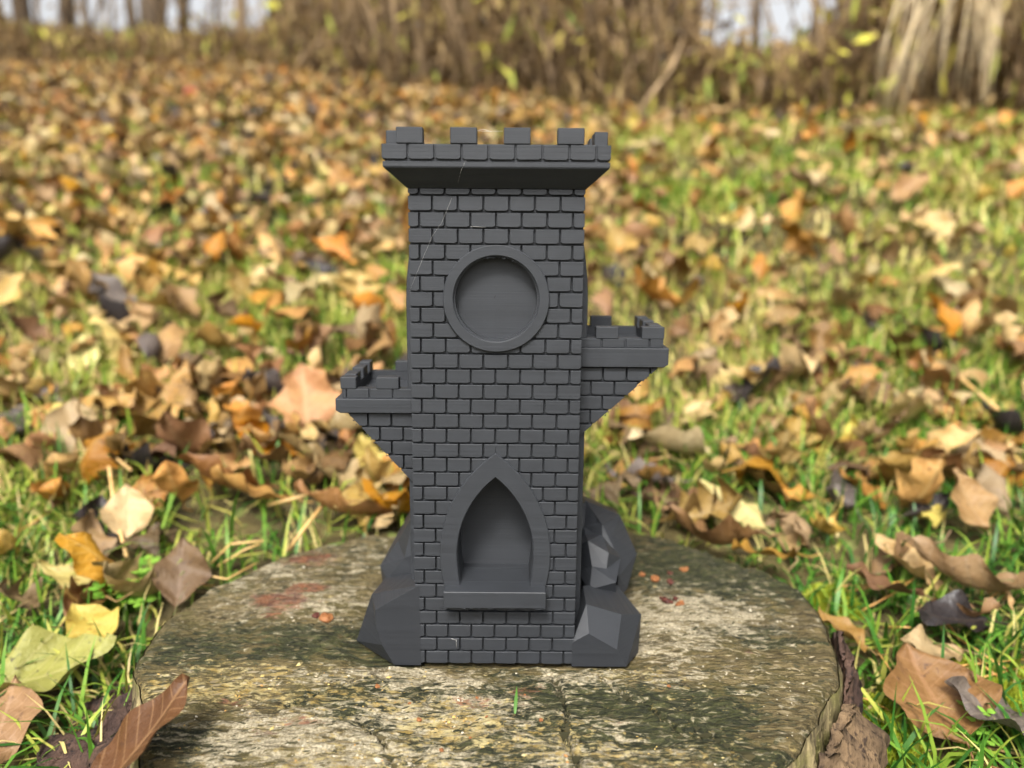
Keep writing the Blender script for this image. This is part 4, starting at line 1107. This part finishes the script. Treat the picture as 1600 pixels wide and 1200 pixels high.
leaf_me = {}; leafgroups = {}
extra = []
for (xa, xb, ya, yb, cnt) in ((200, 640, 600, 835, 82), (915, 1600, 540, 860, 72), (0, 230, 760, 990, 20), (1330, 1600, 860, 1060, 7), (0, 200, 560, 760, 12)):
    k = 0
    while k < cnt:
        q = at_g(RNG.uniform(xa, xb), RNG.uniform(ya, yb), .012)
        if in_stump(q.x, q.y, .03): continue
        k += 1
        if any((q.x - a) ** 2 + (q.y - b) ** 2 < .018 ** 2 for a, b in ZONE_TAKEN): continue
        extra.append((q.y + D, q.x, q.y))
rest += vis[MAXI - len(extra):]
vis = extra + vis[:MAXI - len(extra)]
for L, x, y in vis:
    ki = RNG.choice(len(KINDS), p=kp); vv = RNG.randint(7); shp, colr, _ = KINDS[ki]
    sz = RNG.uniform(.038, .074) * (1.0 if L < 1.2 else 1.15) * (1.2 if shp == 'maple' else 1)
    if (ki, vv) not in leaf_me:
        V, Q, UV = variants[ki, vv]; me = mesh_np('fallen_leaf', V * .07, Q, [LM[colr]]); set_uv(me, UV); leaf_me[ki, vv] = me
    pxx = project((x, y, float(G(x, y)) + .02))[0]
    band = 'close behind stump' if L < .80 else 'on near lawn' if L < 1.15 else 'on middle lawn' if L < 1.4 else 'on upper lawn' if L < 1.65 else 'high up the bank'
    if L < .62 and abs(x) > .15: band = 'beside the stump'
    side = 'left' if x < 0 else 'right'
    key = (WORDS[colr] + ' ' + SHW[shp], band, side)
    lab = 'x'
    o = leaf_object('fallen_leaf', None, (x, y, float(G(x, y)) + .02), RNG.uniform(0, 6.28), RNG.normal(.25, .40), RNG.normal(0, .50), None, None, None, lab, None, leaf_me[ki, vv])
    leafgroups.setdefault(key, []).append((pxx, o))
    if RNG.rand() < .35: o.rotation_euler.rotate_axis('Y', math.pi)
    o.scale = (sz / .07,) * 3
    settle(o, 0.006)

for (kind, band, side), lst in leafgroups.items():
    lst.sort(key=lambda q: q[0])
    for k, (_, o) in enumerate(lst):
        o['group'] = '%s fallen leaves %s, %s side' % (kind, band, side)
        base = '%s leaf %s, %s side' % (kind, band, side)
        o['label'] = base if len(lst) == 1 else base + ', ' + (ORD[k] + 'from the left' if k else 'leftmost such')
VV = []; QQ = []; UU = []; MI = []; RN = []; nb = 0
mats = list(LM.values()); mkey = {k: i for i, k in enumerate(LM)}
for L, x, y in rest:
    ki = RNG.choice(len(KINDS), p=kp); vv = RNG.randint(7); shp, colr, _ = KINDS[ki]
    V, Q, UV = lowvar[ki, vv]
    sz = RNG.uniform(.042, .088) * (1.2 if shp == 'maple' else 1)
    R = rot3(RNG.uniform(0, 6.28), RNG.normal(.35, .45), RNG.normal(0, .55) + (math.pi if RNG.rand() < .35 else 0))
    P = (V * sz) @ R.T; z = float(G(x, y))
    P = P + np.array([x, y, z + 0.012 + .028 * RNG.rand() - np.sort(P[:, 2])[len(P) // 5]])
    VV.append(P); QQ.append(Q + nb); nb += len(P); UU.append(UV); MI += [mkey[colr]] * len(Q); RN.append(np.full(len(P), RNG.rand()))
me = mesh_np('leaf_litter', np.concatenate(VV), np.concatenate(QQ), mats, np.array(MI)); set_uv(me, np.concatenate(UU)); attr_f(me, 'rnd', np.concatenate(RN))
o = link('leaf_litter', me); tag(o, 'dense carpet of small tan and brown fallen leaves on the bank behind', 'leaves', kind='stuff')

# ------------------------------------------------------------------ grass
def grass(n, sampler, hmin, hmax, wid, rn_fn):
    P = []; 
    X, Y = sampler(n)
    keep = ~((X - SC.x) ** 2 + (Y - SC.y) ** 2 < (stump_R(np.arctan2(Y - SC.y, X - SC.x)) + 0.016) ** 2)
    for a_, b_ in ZONE_TAKEN:
        if b_ + D < .75: keep &= (X - a_) ** 2 + (Y - b_) ** 2 > .019 ** 2
    X, Y = X[keep], Y[keep]; n = len(X)
    Z = G(X, Y) - .003
    h = RNG.uniform(hmin, hmax, n) * (0.6 + 0.8 * fbm(X * 9, Y * 9, 66, 2)); az = RNG.uniform(0, 2 * np.pi, n); lean = np.abs(RNG.normal(.75, .42, n)); wd = wid * RNG.uniform(.6, 1.3, n)
    dx, dy = np.cos(az), np.sin(az)
    sxv, syv = -dy, dx
    tw = RNG.uniform(-.8, .8, n)
    rows = []
    for f, wf in ((0, .8), (.4, 1.0), (.75, .7), (1.0, .0)):
        a = lean * f * 1.4
        ro = h * f * np.sin(np.clip(a, 0, 1.5)); up = h * f * np.cos(np.clip(a, 0, 1.5))
        c = np.stack([X + dx * ro, Y + dy * ro, Z + up], -1)
        s = np.stack([sxv * np.cos(tw * f) + dx * np.sin(tw * f), syv * np.cos(tw * f) + dy * np.sin(tw * f), np.zeros(n)], -1) * (wd * wf / 2)[:, None]
        rows += [c - s, c + s] if wf > 0 else [c]
    V = np.stack(rows, 1)            # n,7,3
    b = np.arange(n)[:, None] * 7
    T = np.concatenate([b + np.array([q]) for q in ((0, 1, 3), (0, 3, 2), (2, 3, 5), (2, 5, 4), (4, 5, 6))])
    rn = rn_fn(X, Y, n)
    return V.reshape(-1, 3), T, np.repeat(rn, 7)
def samp(l0, l1, pw):
    def f(n):
        L = l0 + (l1 - l0) * RNG.rand(n) ** pw
        x = (RNG.rand(n) * 2 - 1) * (0.34 + L * 0.78)
        y = L - D
        dens = 0.25 + 0.85 * sstep(.34, .55, fbm(x * 3.1 + 4, y * 3.1, 57, 3)) 
        dens = dens * (1 - .75 * sstep(1.6, 3.6, L) * sstep(.15, -.25, x / L))
        k = RNG.rand(n) < dens
        return x[k], y[k]
    return f
def tone(X, Y, n):
    L = Y + D
    green = sstep(1.05, .45, L) * .36 + .12 * sstep(0, .3, X / L) * sstep(1.1, .7, L)
    return np.clip(RNG.normal(.62, .20, n) - green + (fbm(X * 4, Y * 4, 58, 2) - .5) * .5 + (RNG.rand(n) < .10) * .35, 0.02, .98)
parts = [grass(60000, samp(.22, 1.3, .8), .020, .055, .0027, tone), grass(115000, samp(1.2, 4.8, .8), .03, .065, .0058, tone)]
# dry thatch lying low close to the stump
parts.append(grass(9000, samp(.22, 1.0, .8), .02, .05, .0016, lambda X, Y, n: np.clip(RNG.normal(.88, .06, n), .7, 1)))
VV = []; TT = []; RN = []; nb = 0
for V, T, r in parts: VV.append(V); TT.append(T + nb); RN.append(r); nb += len(V)
me = mesh_np('grass', np.concatenate(VV), np.concatenate(TT), [M_GRASS]); attr_f(me, 'rnd', np.concatenate(RN))
o = link('grass', me); tag(o, 'short green and straw coloured lawn grass', 'grass', kind='stuff')

# moss beside the right bark
def moss(spots, name, label):
    VV = []; TT = []; RN = []; nb = 0
    for px, py, rad, n in spots:
        c = at_g(px, py, 0.004)
        a = RNG.uniform(0, 6.28, n); r = rad * np.sqrt(RNG.rand(n)) * (0.6 + .6 * vnoise(a * 2, a * 0, 3))
        X = c.x + r * np.cos(a); Y = c.y + r * np.sin(a); Z = G(X, Y) + 0.012 * np.clip(1 - (r / rad) ** 2, 0, 1)
        h = RNG.uniform(.003, .007, n); az = RNG.uniform(0, 6.28, n); ln = RNG.uniform(.2, 1.1, n)
        w_ = RNG.uniform(.0008, .0016, n)
        tip = np.stack([X + np.cos(az) * h * np.sin(ln), Y + np.sin(az) * h * np.sin(ln), Z + h * np.cos(ln)], -1)
        l = np.stack([X - np.sin(az) * w_, Y + np.cos(az) * w_, Z - .001], -1); rr_ = np.stack([X + np.sin(az) * w_, Y - np.cos(az) * w_, Z - .001], -1)
        V = np.stack([l, rr_, tip], 1).reshape(-1, 3); VV.append(V); TT.append(np.arange(n * 3).reshape(-1, 3) + nb); nb += n * 3
        RN.append(np.repeat(RNG.rand(n), 3))
    me = mesh_np(name, np.concatenate(VV), np.concatenate(TT), [M_MOSS]); attr_f(me, 'rnd', np.concatenate(RN))
    o = link(name, me); tag(o, label, 'moss', kind='stuff')
moss([(1385, 1160, .022, 5000), (1398, 1195, .018, 3500), (1370, 1120, .010, 1500), (1565, 1105, .020, 3500), (1590, 1080, .015, 2500), (1300, 945, .02, 2500), (1500, 1065, .015, 1500)], 'moss', 'yellow green moss on the ground right of the stump')

# ------------------------------------------------------------------ pine needles and dry stems
def line_thing(name, mat, pts, rad, label, cat, group=None):
    tb = Tubes(); tb.add(pts, rad, 5)
    base = Vector(pts[0]); tb.V = [v - base for v in tb.V]
    o = link(name, tb.mesh(name, mat)); o.location = base
    tag(o, label, cat, group); return o
def ground_line(pxs, lift, sag=0):
    return [at_g(a, b, lift + l) for (a, b), l in zip(pxs, sag if sag else [0] * len(pxs))]
needles = [((1420, 1050), (1600, 1030)), ((1440, 1075), (1600, 1042)), ((1480, 985), (1600, 1062)), ((1320, 925), (1430, 905)), ((1345, 955), (1440, 895)), ((1500, 1060), (1555, 1100)), ((1365, 1010), (1400, 1060)), ((1290, 920), (1360, 915)),
           ((1465, 960), (1500, 1000)), ((1540, 940), (1598, 900)), ((1380, 980), (1450, 985)), ((20, 1050), (75, 1020)), ((95, 1198), (125, 1120)), ((110, 1195), (127, 1130)), ((300, 905), (335, 915)), ((30, 830), (80, 800)), ((1330, 1085), (1390, 1110)), ((1520, 1020), (1570, 1065))]
needles.sort(key=lambda q: q[0][0])
nl = [q for q in needles if q[0][0] < 800]
for k, (a, b) in enumerate(needles):
    mid = ((a[0] + b[0]) / 2 + random.uniform(-4, 4), (a[1] + b[1]) / 2 + random.uniform(-5, 5))
    pts = ground_line([a, mid, b], 0.014, [0, .006, 0.003])
    left = a[0] < 800; j = k if left else k - len(nl)
    line_thing('pine_needle', M_NEEDLE, pts, [.0006, .0006, .0003], 'orange pine needle in the grass %s of the stump, %s' % ('left' if left else 'right', ORD[j] + 'from the left' if j else 'leftmost'), 'pine needle', 'pine needles %s of the stump' % ('left' if left else 'right'))
stems = [([(85, 655), (170, 725), (180, 800), (198, 870)], 'pale bent dry stem arching down through the left grass', .0016), ([(450, 860), (480, 820), (510, 782)], 'short straight straw stem leaning behind the left stump rim', .0016),
         ([(418, 790), (455, 780), (498, 768)], 'yellow green straw lying left of the tower base', .0012), ([(165, 605), (215, 620), (255, 635)], 'pale straw lying across the left lawn', .002),
         ([(330, 880), (360, 850), (412, 845)], 'curved dry grass stem by the left stump rim', .0009), ([(340, 885), (380, 860), (405, 850)], 'second curved dry grass stem by the left stump rim', .0008),
         ([(1420, 570), (1500, 590), (1560, 640)], 'pale dry blade arching across the right lawn', .0022), ([(100, 640), (150, 690), (205, 735)], 'thin pale straw beside the bent dry stem on the left', .0011),
         ([(300, 895), (355, 905), (400, 880)], 'thin straw on the left stump rim', .0007)]
for pxs, lab, rad in stems:
    pts = ground_line(pxs, 0.022, [0.0, .012, .012, 0.0][:len(pxs)])
    line_thing('straw', M_STRAWPALE, pts, rad, lab, 'straw')

# ------------------------------------------------------------------ little clovers
def clover(px, py, n, spread, size, label):
    p = at_g(px, py, 0.01)
    root = empty('small_weed', (p.x, p.y, float(G(p.x, p.y)))); tag(root, label, 'plant')
    st = Tubes()
    for k in range(n):
        a = random.uniform(0, 6.28); r = spread * math.sqrt(random.random()); h = random.uniform(.012, .032)
        tip = Vector((r * math.cos(a), r * math.sin(a), h))
        st.add([(r * .3 * math.cos(a), r * .3 * math.sin(a), 0), tip * .6 + Vector((0, 0, .004)), tip], .0005, 4)
        V = []; F = []
        for j in range(3):
            b = a + j * 2.094 + random.uniform(-.2, .2); c = Vector((math.cos(b), math.sin(b), random.uniform(-.1, .25))); sd = Vector((-math.sin(b), math.cos(b), 0))
            s = size * random.uniform(.7, 1.2); o0 = len(V)
            V += [tip, tip + c * s * .45 + sd * s * .45, tip + c * s * .9 + sd * s * .38, tip + c * s * .82, tip + c * s * .9 - sd * s * .38, tip + c * s * .45 - sd * s * .45]
            F += [(o0, o0 + 1, o0 + 2, o0 + 3), (o0, o0 + 3, o0 + 4, o0 + 5)]
        me = mesh_pd('leaf', V, F, M_CLOVER); attr_f(me, 'rnd', [random.random()] * len(V))
        link('leaf', me, None, root)
    link('stem', st.mesh('stem', M_CLOVER), None, root)
clover(200, 935, 34, .022, .0065, 'bright green three leaved weed left of the stump')
clover(1520, 1175, 16, .014, .005, 'small bright green weed at the lower right beside a brown leaf')
clover(1285, 1000, 5, .006, .004, 'tiny green sprig at the right rim of the stump')

# bits on the stump
def crumb(px, py, s, mat, label, group=None, sq=.6, z=0.0):
    px, py = px, py
    p = at_z(px, py, s * .3)
    bm = bmesh.new(); bmesh.ops.create_icosphere(bm, subdivisions=2, radius=s)
    for v in bm.verts:
        f = 1 + random.uniform(-.28, .28); v.co = Vector((v.co.x * f * 1.15, v.co.y * f, v.co.z * f * sq))
    o = link('seed_crumb', from_bm('seed_crumb', bm), mat); o.location = (p.x, p.y, float(stump_relief(np.array(p.x), np.array(p.y))) + s * sq * .7); o.rotation_euler = (random.uniform(-.4, .4), random.uniform(-.4, .4), random.uniform(0, 6))
    tag(o, label, 'crumb', group)
crumb(1003, 897, .0022, M_CRUMB, 'small round orange crumb nearest the rocks on the stump')
crumb(1024, 908, .0030, M_CRUMB, 'largest pale orange crumb right of the tower on the stump')
crumb(1069, 888, .0027, M_CRUMB, 'orange crumb farthest right on the stump')
crumb(1047, 911, .0021, M_CRUMBD, 'dark red crumb between the orange crumbs')
crumb(1047, 893, .0018, M_CRUMBD, 'dark red crumb behind the orange crumbs')
for k in range(7):
    crumb(1034 + k * 5.2, 938 + random.uniform(-7, 7), random.uniform(.0011, .0019), random.choice([M_CRUMB, M_CRUMBD, M_CRUMBD]), 'tiny crumb in the red brown cluster right of the tower, %s' % (ORD[k] + 'from the left' if k else 'leftmost'), 'crumb cluster on the stump', .9)
crumb(510, 966, .0034, M_CRUMB, 'bright orange flake left of the tower on the stump', None, .5)
crumb(494, 964, .0020, M_CRUMBD, 'dark red crumb beside the orange flake')
for k, (px, py) in enumerate(sorted([(640, 1100), (655, 1120), (745, 1092), (735, 1150), (820, 1086), (690, 1165), (845, 1130), (590, 1075), (760, 1120), (1045, 1072)])):
    crumb(px, py, random.uniform(.0006, .0012), M_CRUMB, 'tiny orange brown wood crumb on the stump front, %s' % (ORD[k] + 'from the left' if k else 'leftmost'), 'wood crumbs on the front of the stump', .7)
# one green blade growing from a crack
V, Q, UV = leaf_mesh('b', 'lance', .014, .0016, .5, 3, .2, 0, 8, 1, 5, 0)
me = mesh_np('grass_sprout', V, Q, [M_GRASS]); attr_f(me, 'rnd', np.full(len(V), .14))
o = link('grass_sprout', me); q = at_z(806, 1112); o.location = (q.x, q.y, .005); o.rotation_euler = (math.radians(62), 0, math.radians(-8)); tag(o, 'single green grass sprout growing in front of the tower', 'sprout')

# ------------------------------------------------------------------ trees and thicket at the top of the bank
M_SHRUBLEAF = [mat_ramp('thicket_leaf', [(0, (0.07, 0.042, 0.02)), (.35, (0.20, 0.125, 0.055)), (.7, (0.34, 0.23, 0.10)), (.86, (0.50, 0.42, 0.09)), (.93, (0.55, 0.50, 0.07)), (1, (0.20, 0.28, 0.06))], .7, .3, nscale=3)]
def wx(px, L):
    """world x of a column of the picture at distance L"""
    return CAM_LOC.x + (px - 800) / FPX * L * 0.948
def tree(px, L, r0, h, lean, label, mat, nbr=7):
    x, y = wx(px, L), L - D; z = float(G(x, y))
    root = empty('tree', (x, y, z)); tag(root, label, 'tree', None)
    tb = Tubes(); n = 12; pts = []; rad = []
    ph = random.uniform(0, 6)
    for i in range(n + 1):
        f = i / n
        pts.append((lean * f * h + .05 * math.sin(ph + f * 5), .05 * math.cos(ph + f * 4), f * h - .1)); rad.append(r0 * (1.35 - .35 * min(1, f * 8)) * (1 - .6 * f))
    tb.add(pts, rad, 9); link('trunk', tb.mesh('trunk', mat), None, root)
    cb = Tubes(); ends = []
    for k in range(nbr):
        f = random.uniform(.18, .95); i = int(f * n); p = Vector(pts[i]); a = random.uniform(0, 6.28); l = random.uniform(.5, 1.3) * h * .22
        q = p; pp = [p]; rr = [rad[i] * .45]
        for j in range(4):
            q = q + Vector((math.cos(a) * l / 4, math.sin(a) * l / 4, l / 4 * random.uniform(.3, 1.0))); a += random.uniform(-.4, .4); pp.append(q); rr.append(rad[i] * .45 * (1 - (j + 1) / 4.6))
        cb.add(pp, rr, 5); ends += pp[2:]
    link('branches', cb.mesh('branches', mat), None, root)
    n = 120; V = []; F = []
    for k in range(n):
        e = random.choice(ends) + Vector((random.gauss(0, .14), random.gauss(0, .14), random.gauss(0, .14)))
        u = Vector((random.gauss(0, 1), random.gauss(0, 1), random.gauss(0, 1))).normalized(); v_ = u.orthogonal().normalized(); s = random.uniform(.02, .045); b = len(V)
        V += [e - u * s, e + v_ * s * .6, e + u * s, e - v_ * s * .6]; F.append((b, b + 1, b + 2, b + 3))
    me = mesh_pd('crown', V, F, M_SHRUBLEAF[0]); attr_f(me, 'rnd', np.repeat(RNG.rand(n), 4)); link('crown', me, None, root)
tree(35, 7.4, .075, 5.5, .0, 'dark straight tree trunk at the far left edge', M_TRUNK)
tree(108, 8.0, .075, 5.5, .01, 'dark tree trunk second from the left edge', M_TRUNK)
tree(236, 7.0, .105, 6.5, -.005, 'thickest dark tree trunk at the upper left', M_TRUNK)
tree(205, 7.8, .05, 5, -.01, 'slim trunk just left of the thickest tree', M_TRUNK)
tree(370, 7.6, .048, 5, .0, 'pale brown slender tree at the upper left', M_TRUNK2)
tree(415, 8.4, .028, 4.5, .02, 'thin sapling between two slender trees at the upper left', M_TRUNK)
tree(442, 7.6, .045, 5, .0, 'slender dark tree beside the left thicket', M_TRUNK)
tree(462, 7.2, .035, 5, .01, 'slender dark tree against the left end of the thicket', M_TRUNK)
tree(310, 7.8, .020, 4, -.10, 'thin leaning sapling right of the thickest tree', M_TRUNK)
tree(748, 5.6, .06, 4.5, -.03, 'dark trunk half hidden in the thicket above the tower', M_TRUNK)
tree(620, 5.8, .04, 4.5, .02, 'brown stem in the thicket left of the tower top', M_TRUNK2)
tree(950, 5.6, .035, 4.5, .02, 'brown stem in the thicket right of the tower top', M_TRUNK)
tree(1180, 6.6, .030, 4.5, .02, 'thin trunk crossing the bright sky gap at the upper right', M_TRUNK)
tree(1255, 6.2, .028, 4.5, -.03, 'thin trunk right in the sky gap at the upper right', M_TRUNK)
tree(1330, 4.9, .07, 5, .01, 'dark trunk right of the sky gap', M_TRUNK)
tree(1060, 5.4, .035, 5, -.01, 'brown trunk at the left side of the right sky gap', M_TRUNK)

tree(70, 9.0, .03, 4.5, .015, 'thin sapling between the two left edge trunks', M_TRUNK)
tree(150, 8.6, .035, 5, -.01, 'slim sapling left of the thickest tree', M_TRUNK)
tree(280, 7.3, .05, 5.5, .01, 'dark trunk touching the thickest tree on its right', M_TRUNK)
tree(340, 8.8, .03, 4.5, .0, 'thin sapling left of the pale slender tree', M_TRUNK)
tree(395, 9.2, .025, 4.5, -.02, 'thin sapling right of the pale slender tree', M_TRUNK2)
tree(520, 5.4, .045, 5, .01, 'brown trunk at the left end of the thicket', M_TRUNK2)
tree(690, 4.9, .03, 4.5, .03, 'slim leaning stem left of the dark thicket trunk', M_TRUNK2)
tree(850, 5.2, .045, 4.5, -.02, 'dark stem above the right half of the tower', M_TRUNK)
tree(1010, 4.8, .04, 4.5, .01, 'brown stem right of the tower parapet', M_TRUNK2)
tree(1420, 4.4, .06, 5, -.01, 'dark trunk behind the dry grass clump', M_TRUNK)
tree(1580, 4.2, .05, 5, .01, 'brown trunk at the right edge', M_TRUNK2)
def shrub(px, L, n, h, spread, label, leafn, tn, droop=.6, mat=None, srad=.008):
    x, y = wx(px, L), L - D; z = float(G(x, y))
    root = empty('shrub', (x, y, z)); tag(root, label, 'shrub', None)
    tb = Tubes(); ends = []
    for k in range(n):
        a = random.uniform(0, 6.28); r = random.random() * spread * .6; hh = h * random.uniform(.5, 1.1); b = random.uniform(0, 6.28); o = random.uniform(.1, 1) * spread * .8
        p0 = Vector((r * math.cos(a), r * math.sin(a) * .6, -.03)); pp = []
        for j in range(7):
            f = j / 6
            pp.append(p0 + Vector((math.cos(b) * o * f ** 1.6 + random.gauss(0, .015), math.sin(b) * o * .6 * f ** 1.6, hh * (f - droop * .35 * f ** 3))))
        rr = random.uniform(.5, 1.3) * srad
        tb.add(pp, [rr * (1 - .75 * j / 6) for j in range(7)], 5); ends += pp[1:]
        for q in range(3):
            e = random.choice(pp[2:]); b2 = random.uniform(0, 6.28); l = random.uniform(.15, .4)
            tb.add([e, e + Vector((math.cos(b2) * l * .5, math.sin(b2) * l * .4, l * .4)), e + Vector((math.cos(b2) * l, math.sin(b2) * l * .6, l * random.uniform(-.3, .7)))], [rr * .4, rr * .3, rr * .15], 4)
    link('branches', tb.mesh('branches', mat or M_TWIG), None, root)
    V = []; F = []; rn = []
    for k in range(leafn):
        e = random.choice(ends) + Vector((random.gauss(0, .10), random.gauss(0, .10), random.gauss(0, .10)))
        u = Vector((random.gauss(0, 1), random.gauss(0, 1), random.gauss(0, 1))).normalized(); v_ = u.orthogonal().normalized(); s = random.uniform(.016, .036) * (1.0 if random.random() < .8 else 1.7); b = len(V)
        V += [e - u * s, e + v_ * s * .6, e + u * s, e - v_ * s * .6]; F.append((b, b + 1, b + 2, b + 3)); yl_ = tn > .42 and random.random() < .10
        rn += [random.uniform(.9, .97) if yl_ else min(1, max(0, random.gauss(tn - .05, .22)))] * 4
        if yl_: V[-4:] = [e + (q - e) * 1.5 for q in V[-4:]]
    me = mesh_pd('foliage', V, F, M_SHRUBLEAF[0]); attr_f(me, 'rnd', rn); link('foliage', me, None, root)
SH = [(30, 6.8, .28, .35, 'low brown scrub at the far left of the bank'), (150, 7.0, .26, .35, 'low brown scrub between the left tree trunks'), (300, 6.8, .28, .4, 'low scrub right of the thickest tree'), (400, 6.4, .38, .5, 'brown scrub under the slender trees'),
      (490, 5.8, 1.5, .45, 'tall brown shrub at the left end of the thicket'), (560, 4.9, 1.7, .45, 'tall twiggy shrub left of the tower top'), (640, 4.5, 1.7, .5, 'dense brown shrub behind the tower top on the left'), (720, 4.3, 1.6, .6, 'twiggy shrub straight above the tower'), (800, 4.2, 1.6, .72, 'shrub with yellow leaves above the tower'),
      (880, 4.1, 1.6, .76, 'shrub with yellow green leaves right of the tower top'), (920, 3.9, 1.5, .62, 'brown shrub right of the yellow leaved shrub'), (985, 3.8, 1.0, .55, 'brown shrub left of the right sky gap'), (1120, 3.6, .24, .76, 'low greenish shrub under the right sky gap'), (1200, 3.5, .22, .6, 'low brown shrub under the right sky gap'),
      (1270, 3.45, .26, .72, 'low shrub at the right end of the sky gap'), (1360, 3.9, 1.2, .5, 'brown shrub left of the dry grass clump'), (1440, 4.2, 1.6, .4, 'brown shrub behind the dry grass clump'), (1520, 4.1, 1.5, .5, 'brown shrub right of the dry grass clump'), (1595, 3.3, 1.3, .5, 'brown shrub at the right edge')]
for px, L, h, tn, lab in SH:
    shrub(px, L, 20 if h > 1 else 22, h, .42 if h > 1 else .5, lab, 330 if h > 1 else 260, tn)

def far_thicket():
    V = []; rn = []; Vt = Tubes()
    n = 40000
    px = RNG.uniform(-500, 2100, n)
    edge = np.interp(px, [-500, 350, 480, 600, 750, 1000, 1200, 1600, 2100], [5.6, 5.4, 4.8, 4.1, 3.7, 3.4, 3.15, 2.95, 2.9])
    L = edge + (9.5 - edge) * RNG.rand(n) ** 1.7
    X = CAM_LOC.x + (px - 800) / FPX * L * 0.948; Y = L - D; Zg = G(X, Y)
    # the undergrowth stands low on the two open sides, high elsewhere
    tz = np.interp(px, [-500, -60, 20, 250, 400, 470, 560, 1000, 1060, 1095, 1260, 1310, 1380, 2100], [.5, .35, .250, .243, .240, .30, .5, .5, .31, .228, .232, .30, .5, .5])
    lim = np.clip(tz * L + .2135 - Zg, .04, 2.6)
    lim = np.minimum(lim, .25 + 1.6 * np.clip(L - edge, 0, 2) + .5 * fbm(px * .013, L * 2, 91, 2))
    Z = Zg + lim * RNG.rand(n) ** .8 * (0.75 + .4 * fbm(px * .02, L, 90, 2))
    c = np.stack([X, Y, Z], -1); u = RNG.normal(size=(n, 3)); u[:, 2] *= 4.0; u /= np.linalg.norm(u, axis=1)[:, None]
    v_ = np.cross(u, RNG.normal(size=(n, 3))); v_ /= np.linalg.norm(v_, axis=1)[:, None]; s = RNG.uniform(.02, .075, n)[:, None]
    Vv = np.stack([c - u * s, c + v_ * s * .18, c + u * s, c - v_ * s * .18], 1).reshape(-1, 3)
    me = mesh_np('far_thicket', Vv, np.arange(4 * n).reshape(-1, 4), M_SHRUBLEAF, None, False); attr_f(me, 'rnd', np.repeat(np.clip(RNG.normal(.36, .33, n), 0, .97), 4))
    o = link('far_thicket', me); tag(o, 'brown mass of undergrowth at the top of the bank', 'thicket', kind='stuff')
    tb = Tubes()
    for k in range(2600):
        px = random.uniform(-400, 2000); L = float(np.interp(px, [-500, 350, 480, 600, 750, 1000, 1200, 1600, 2100], [5.8, 5.6, 4.8, 4.0, 3.7, 3.4, 3.2, 3.1, 3.1])) + abs(random.gauss(0, 1.6))
        if random.random() < float(np.interp(px, [-100, 20, 400, 540, 1000, 1090, 1270, 1360], [.3, .90, .90, 0, 0, .92, .92, 0])): continue
        x, y = wx(px, L), L - D; z = float(G(x, y)); h = random.uniform(.5, 2.6); ln = random.gauss(0, .26); r = random.uniform(.0025, .010)
        tb.add([(x, y, z - .05), (x + ln * h * .4, y, z + h * .45), (x + ln * h * .8, y + .05, z + h * .8), (x + ln * h * 1.1 + .05, y, z + h)], [r, r * .8, r * .6, r * .3], 5)
    for k in range(900):
        px = random.uniform(450, 1700); L = float(np.interp(px, [450, 600, 750, 1000, 1200, 1600], [4.9, 4.1, 3.75, 3.45, 3.2, 3.1])) + abs(random.gauss(0, .7))
        if 1085 < px < 1300: continue
        x, y = wx(px, L), L - D; z = float(G(x, y)) + random.uniform(.1, 1.1); a = random.uniform(-2.6, .5); l = random.uniform(.15, .6); r = random.uniform(.002, .006)
        tb.add([(x, y, z), (x + l * .5 * math.cos(a) + .03, y, z + l * .5 * math.sin(a) + .03), (x + l * math.cos(a), y + random.uniform(-.1, .1), z + l * math.sin(a) - .05)], [r, r * .8, r * .4], 4)
    o = link('far_saplings', tb.mesh('far_saplings', M_TWIG)); tag(o, 'mass of thin brown saplings behind the shrubs', 'saplings', kind='stuff')
far_thicket()

# pale dry grass clump, upper right: stalks rise from one tuft and arch over to the left
LG = 3.05
x, y = wx(1600, LG + .35), LG + .35 - D
root = empty('dry_grass_clump', (x, y, float(G(x, y)))); tag(root, 'pale dry grass clump arching down at the upper right', 'grass clump')
base = Vector(root.location)
for k in range(40):
    yy = LG - .10 - D + random.uniform(-.12, .12)
    top = at_y(1510 + random.gauss(0, 42), random.uniform(-80, -20), yy)
    end = at_y(1362 + abs(random.gauss(0, 1)) * 78, random.uniform(105, 205), yy - .05) if k < 28 else at_y(random.uniform(1490, 1560), random.uniform(90, 180), yy)
    p0 = base + Vector((random.gauss(0, .04), random.gauss(0, .04), 0))
    pp = [p0, p0 * .5 + top * .5 + Vector((.06, 0, .02)), p0 * .12 + top * .88 + Vector((.03, 0, .015)), top]
    e1, e2 = random.uniform(.42, .7), random.uniform(1.4, 2.4)
    for j in range(1, 7):
        f = j / 6; pp.append(Vector((top.x + (end.x - top.x) * f ** e1, top.y + (end.y - top.y) * f, top.z + (end.z - top.z) * f ** e2)))
    pp = [q - base for q in pp]; w0 = random.uniform(.0016, .0036)
    tb = Tubes(); tb.add(pp, [w0 * .5, w0 * .6, w0 * .8, w0] + [w0 * (1 - .8 * (j / 6) ** 2) for j in range(1, 7)], 5)
    link('blade', tb.mesh('blade', M_STRAW), None, root)
p0 = at_g(986, 196, 0.0)
line_thing('dry_cane', M_TWIG, [p0, p0 + Vector((.07, .0, .11)), p0 + Vector((.15, .03, .21)), p0 + Vector((.20, .08, .33))], [.010, .010, .008, .004], 'pale leaning cane in front of the thicket right of the tower', 'cane')
